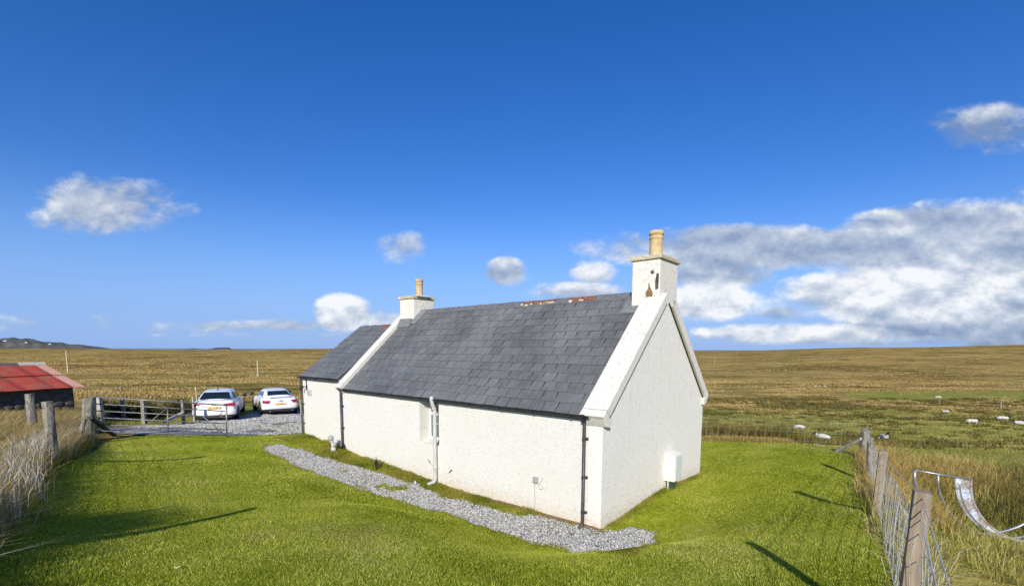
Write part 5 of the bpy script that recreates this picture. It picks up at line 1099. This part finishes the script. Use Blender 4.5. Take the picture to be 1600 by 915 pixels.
# ------------------------------------------------------------------ hay feeder
def feeder():
    a = at_depth(1429, 734, 7.0); c = at_depth(1517, 749, 6.9); g = gz(c.x+.6, c.y)
    T = thing('hay_feeder', 'bent galvanised ring feeder half with blue white sheet in the field behind the near post', 'feeder', (a.x, a.y, g)); A0 = Vector((0, 0, a.z-g)); C0 = Vector((c.x-a.x, c.y-a.y, c.z-g)); axv = C0-A0
    hgt = C0.z-.06; out = Vector((1, -.12, 0)).normalized()
    def rim(f, sh=0, u0=0, u1=1.0, n=22):
        st = A0+axv*f; Rr = hgt
        return [st+out*(Rr*1.04*(1-math.cos(u*math.pi)) )+Vector((0, 0, -Rr*math.sin(u*math.pi))) + out*(.0) for u in np.linspace(u0, u1, n)]
    for i, (f, r_) in enumerate(((0, .022), (.42, .018), (.80, .015), (1.0, .018))):
        MB().tube(rim(f), r_, 8).build('hoop', M_galv if i < 3 else mat_rusty('red_rim', ((.20, .06, .04), (.30, .12, .09)), ((.25, .25, .24), (.4, .4, .4)), 7, (.40, .52)), T, smooth=True)
    MB().tube([A0, C0], .016, 8).build('top_rail', M_galv, T, smooth=True)
    R1, R2 = rim(0), rim(1.0); MB().tube([R1[11], R2[11]], .016, 8).build('bottom_rail', M_galv, T, smooth=True); MB().tube([R1[-1], R2[-1]], .016, 8).build('far_rail', M_galv, T, smooth=True)
    Ra, Rb = rim(.72, n=30), rim(.985, n=30); b = MB(); vs = []
    for p, q in zip(Ra, Rb): vs += [p, q]
    b.add(vs[:44], [(2*i, 2*i+1, 2*i+3, 2*i+2) for i in range(21)]); o = b.build('sheet_panel', mat_rusty('flaked_blue_white_sheet', ((.30, .38, .50), (.56, .58, .60)), ((.12, .09, .07), (.40, .37, .33)), 6, (.44, .54)), T, smooth=True); md = o.modifiers.new('s', 'SOLIDIFY'); md.thickness = .006
feeder()
# ------------------------------------------------------------------ sheep
def meta_mesh(name, elems, res=.05):
    mb = bpy.data.metaballs.new(name); mb.resolution = mb.render_resolution = res; mb.threshold = .35
    for (x, y, z, r, sx, sy, sz) in elems:
        e = mb.elements.new(type='ELLIPSOID'); e.co = (x, y, z); e.radius = r; e.size_x, e.size_y, e.size_z = sx, sy, sz; e.stiffness = 2
    o = bpy.data.objects.new(name, mb); COL.objects.link(o); bpy.context.view_layer.update(); dg = bpy.context.evaluated_depsgraph_get()
    me = bpy.data.meshes.new_from_object(o.evaluated_get(dg)); bpy.data.objects.remove(o); bpy.data.metaballs.remove(mb); return me
def sheep_mesh(pose):     # faces +x
    E_ = []; 
    if pose == 'graze': z0 = .58; head = (.72, 0, .16); neck = [(.50, 0, .55), (.60, 0, .38)]
    elif pose == 'lie': z0 = .27; head = (.60, 0, .52); neck = [(.44, 0, .38), (.52, 0, .46)]
    else: z0 = .30; head = (.52, .05, .72); neck = [(.40, 0, .45), (.47, .02, .58)]
    E_ += [(-.30, 0, z0, .42, .85, .72, .74), (0, 0, z0+.02, .44, .95, .76, .78), (.28, 0, z0+.01, .40, .8, .70, .74), (-.5, 0, z0-.02, .25, .7, .7, .7)]
    for nx, ny, nz in neck: E_.append((nx, ny, nz, .26, .7, .7, .8))
    E_ += [(head[0], head[1], head[2], .19, .95, .6, .7), (head[0]+.10, head[1], head[2]-.05, .14, .9, .6, .6), (head[0]-.08, head[1]+.12, head[2]+.06, .09, .6, 1, .5), (head[0]-.08, head[1]-.12, head[2]+.06, .09, .6, 1, .5)]
    if pose == 'graze':
        for lx in (-.40, .34):
            for ly in (-.14, .14): E_ += [(lx, ly, .30, .13, .6, .6, 1.3), (lx+(.03 if lx < 0 else 0), ly, .14, .11, .55, .55, 1.2), (lx, ly, .04, .11, .6, .55, .6)]
    else:
        for ly in (-.20, .20): E_ += [(.42, ly, .08, .13, 1.2, .6, .6), (-.35, ly*1.2, .10, .15, 1.2, .7, .7)]
    me = meta_mesh('sheep_'+pose, E_); me.materials.append(M_fleece); me.materials.append(M_blackface)
    for p in me.polygons:
        c = p.center; dark = (Vector(c)-Vector(head)).length < .20 or (pose == 'graze' and c.z < .20) or (pose != 'graze' and c.z < .12 and c.x > .45)
        p.material_index = 1 if dark else 0; p.use_smooth = True
    for v in me.vertices:
        n = Vector((v.co.x*9, v.co.y*9, v.co.z*9)); v.co *= 1
        if (v.co-Vector(head)).length > .22 and v.co.z > .25*(pose == 'graze'): v.co += Vector((math.sin(n.x*2+n.z), math.sin(n.y*2.3+n.x), math.sin(n.z*2.1+n.y)))*.012
    return me
SM = {k: sheep_mesh(k) for k in ('graze', 'lie', 'sit')}
SHP = [(1249, 673, 'graze', math.pi*.97, .78, 'sheep grazing with head down near the lawn back fence'), (1284, 686.5, 'lie', math.pi*.95, .9, 'white sheep lying down just beyond the back fence left of the strainer post'), (1381, 687, 'sit', -1.1, .85, 'black faced sheep resting with head up right of the strainer post'),
       (1478, 645, 'lie', -.3, 1.0, 'sheep lying alone below and right of the far grazing sheep by the tiny post'), (1519, 660.5, 'lie', .1, 1.05, 'sheep lying in open pasture left of the two by the photo edge'), (1567, 656, 'lie', 0, 1.15, 'sheep lying below the short field post'), (1594, 664, 'lie', math.pi, 1.1, 'sheep lying at the right edge of the photo'),
       (1466, 623, 'graze', math.pi, 1.0, 'small far sheep beside the tiny post'), (1274, 604, 'graze', 0, .75, 'leftmost of three dot sized sheep on the moor'), (1280.5, 603.5, 'lie', 0, .7, 'middle one of three dot sized sheep on the moor'), (1289, 604, 'graze', math.pi, .75, 'rightmost of three dot sized sheep on the moor')]
for (px, py, pose, rz, sc, lab) in SHP:
    p = hit(px, py); o = bpy.data.objects.new('sheep', SM[pose]); COL.objects.link(o); o.location = (p.x, p.y, gz(p.x, p.y)+.02); va = math.atan2(p.y, p.x)-math.pi/2; o.rotation_euler = (0, 0, rz+va); o.scale = (sc,)*3
    prop(o, lab, 'sheep', 'sheep in the field right of the cottage'); 
# a few dead leaves and a paper scrap on the lawn
for (px, py, s, lab) in ((1349, 818, .035, 'pale dead leaf on the lawn near the right fence'), (252, 797, .035, 'dry pale grass stalk lying on the left part of the lawn'), (278, 895, .03, 'little dry leaf on the lawn at the bottom left')):
    p = hit(px, py); b = MB(); z = gz(p.x, p.y)+.055; b.hexa([(p.x-s, p.y-s*.2, z), (p.x, p.y-s*.5, z), (p.x+s, p.y, z+.01), (p.x, p.y+s*.4, z)], [(p.x-s, p.y-s*.2, z+.004), (p.x, p.y-s*.5, z+.006), (p.x+s, p.y, z+.016), (p.x, p.y+s*.4, z+.005)])
    prop(b.build('leaf', M_pole), lab, 'leaf')
SC.render.resolution_x = 1024; SC.render.resolution_y = 585
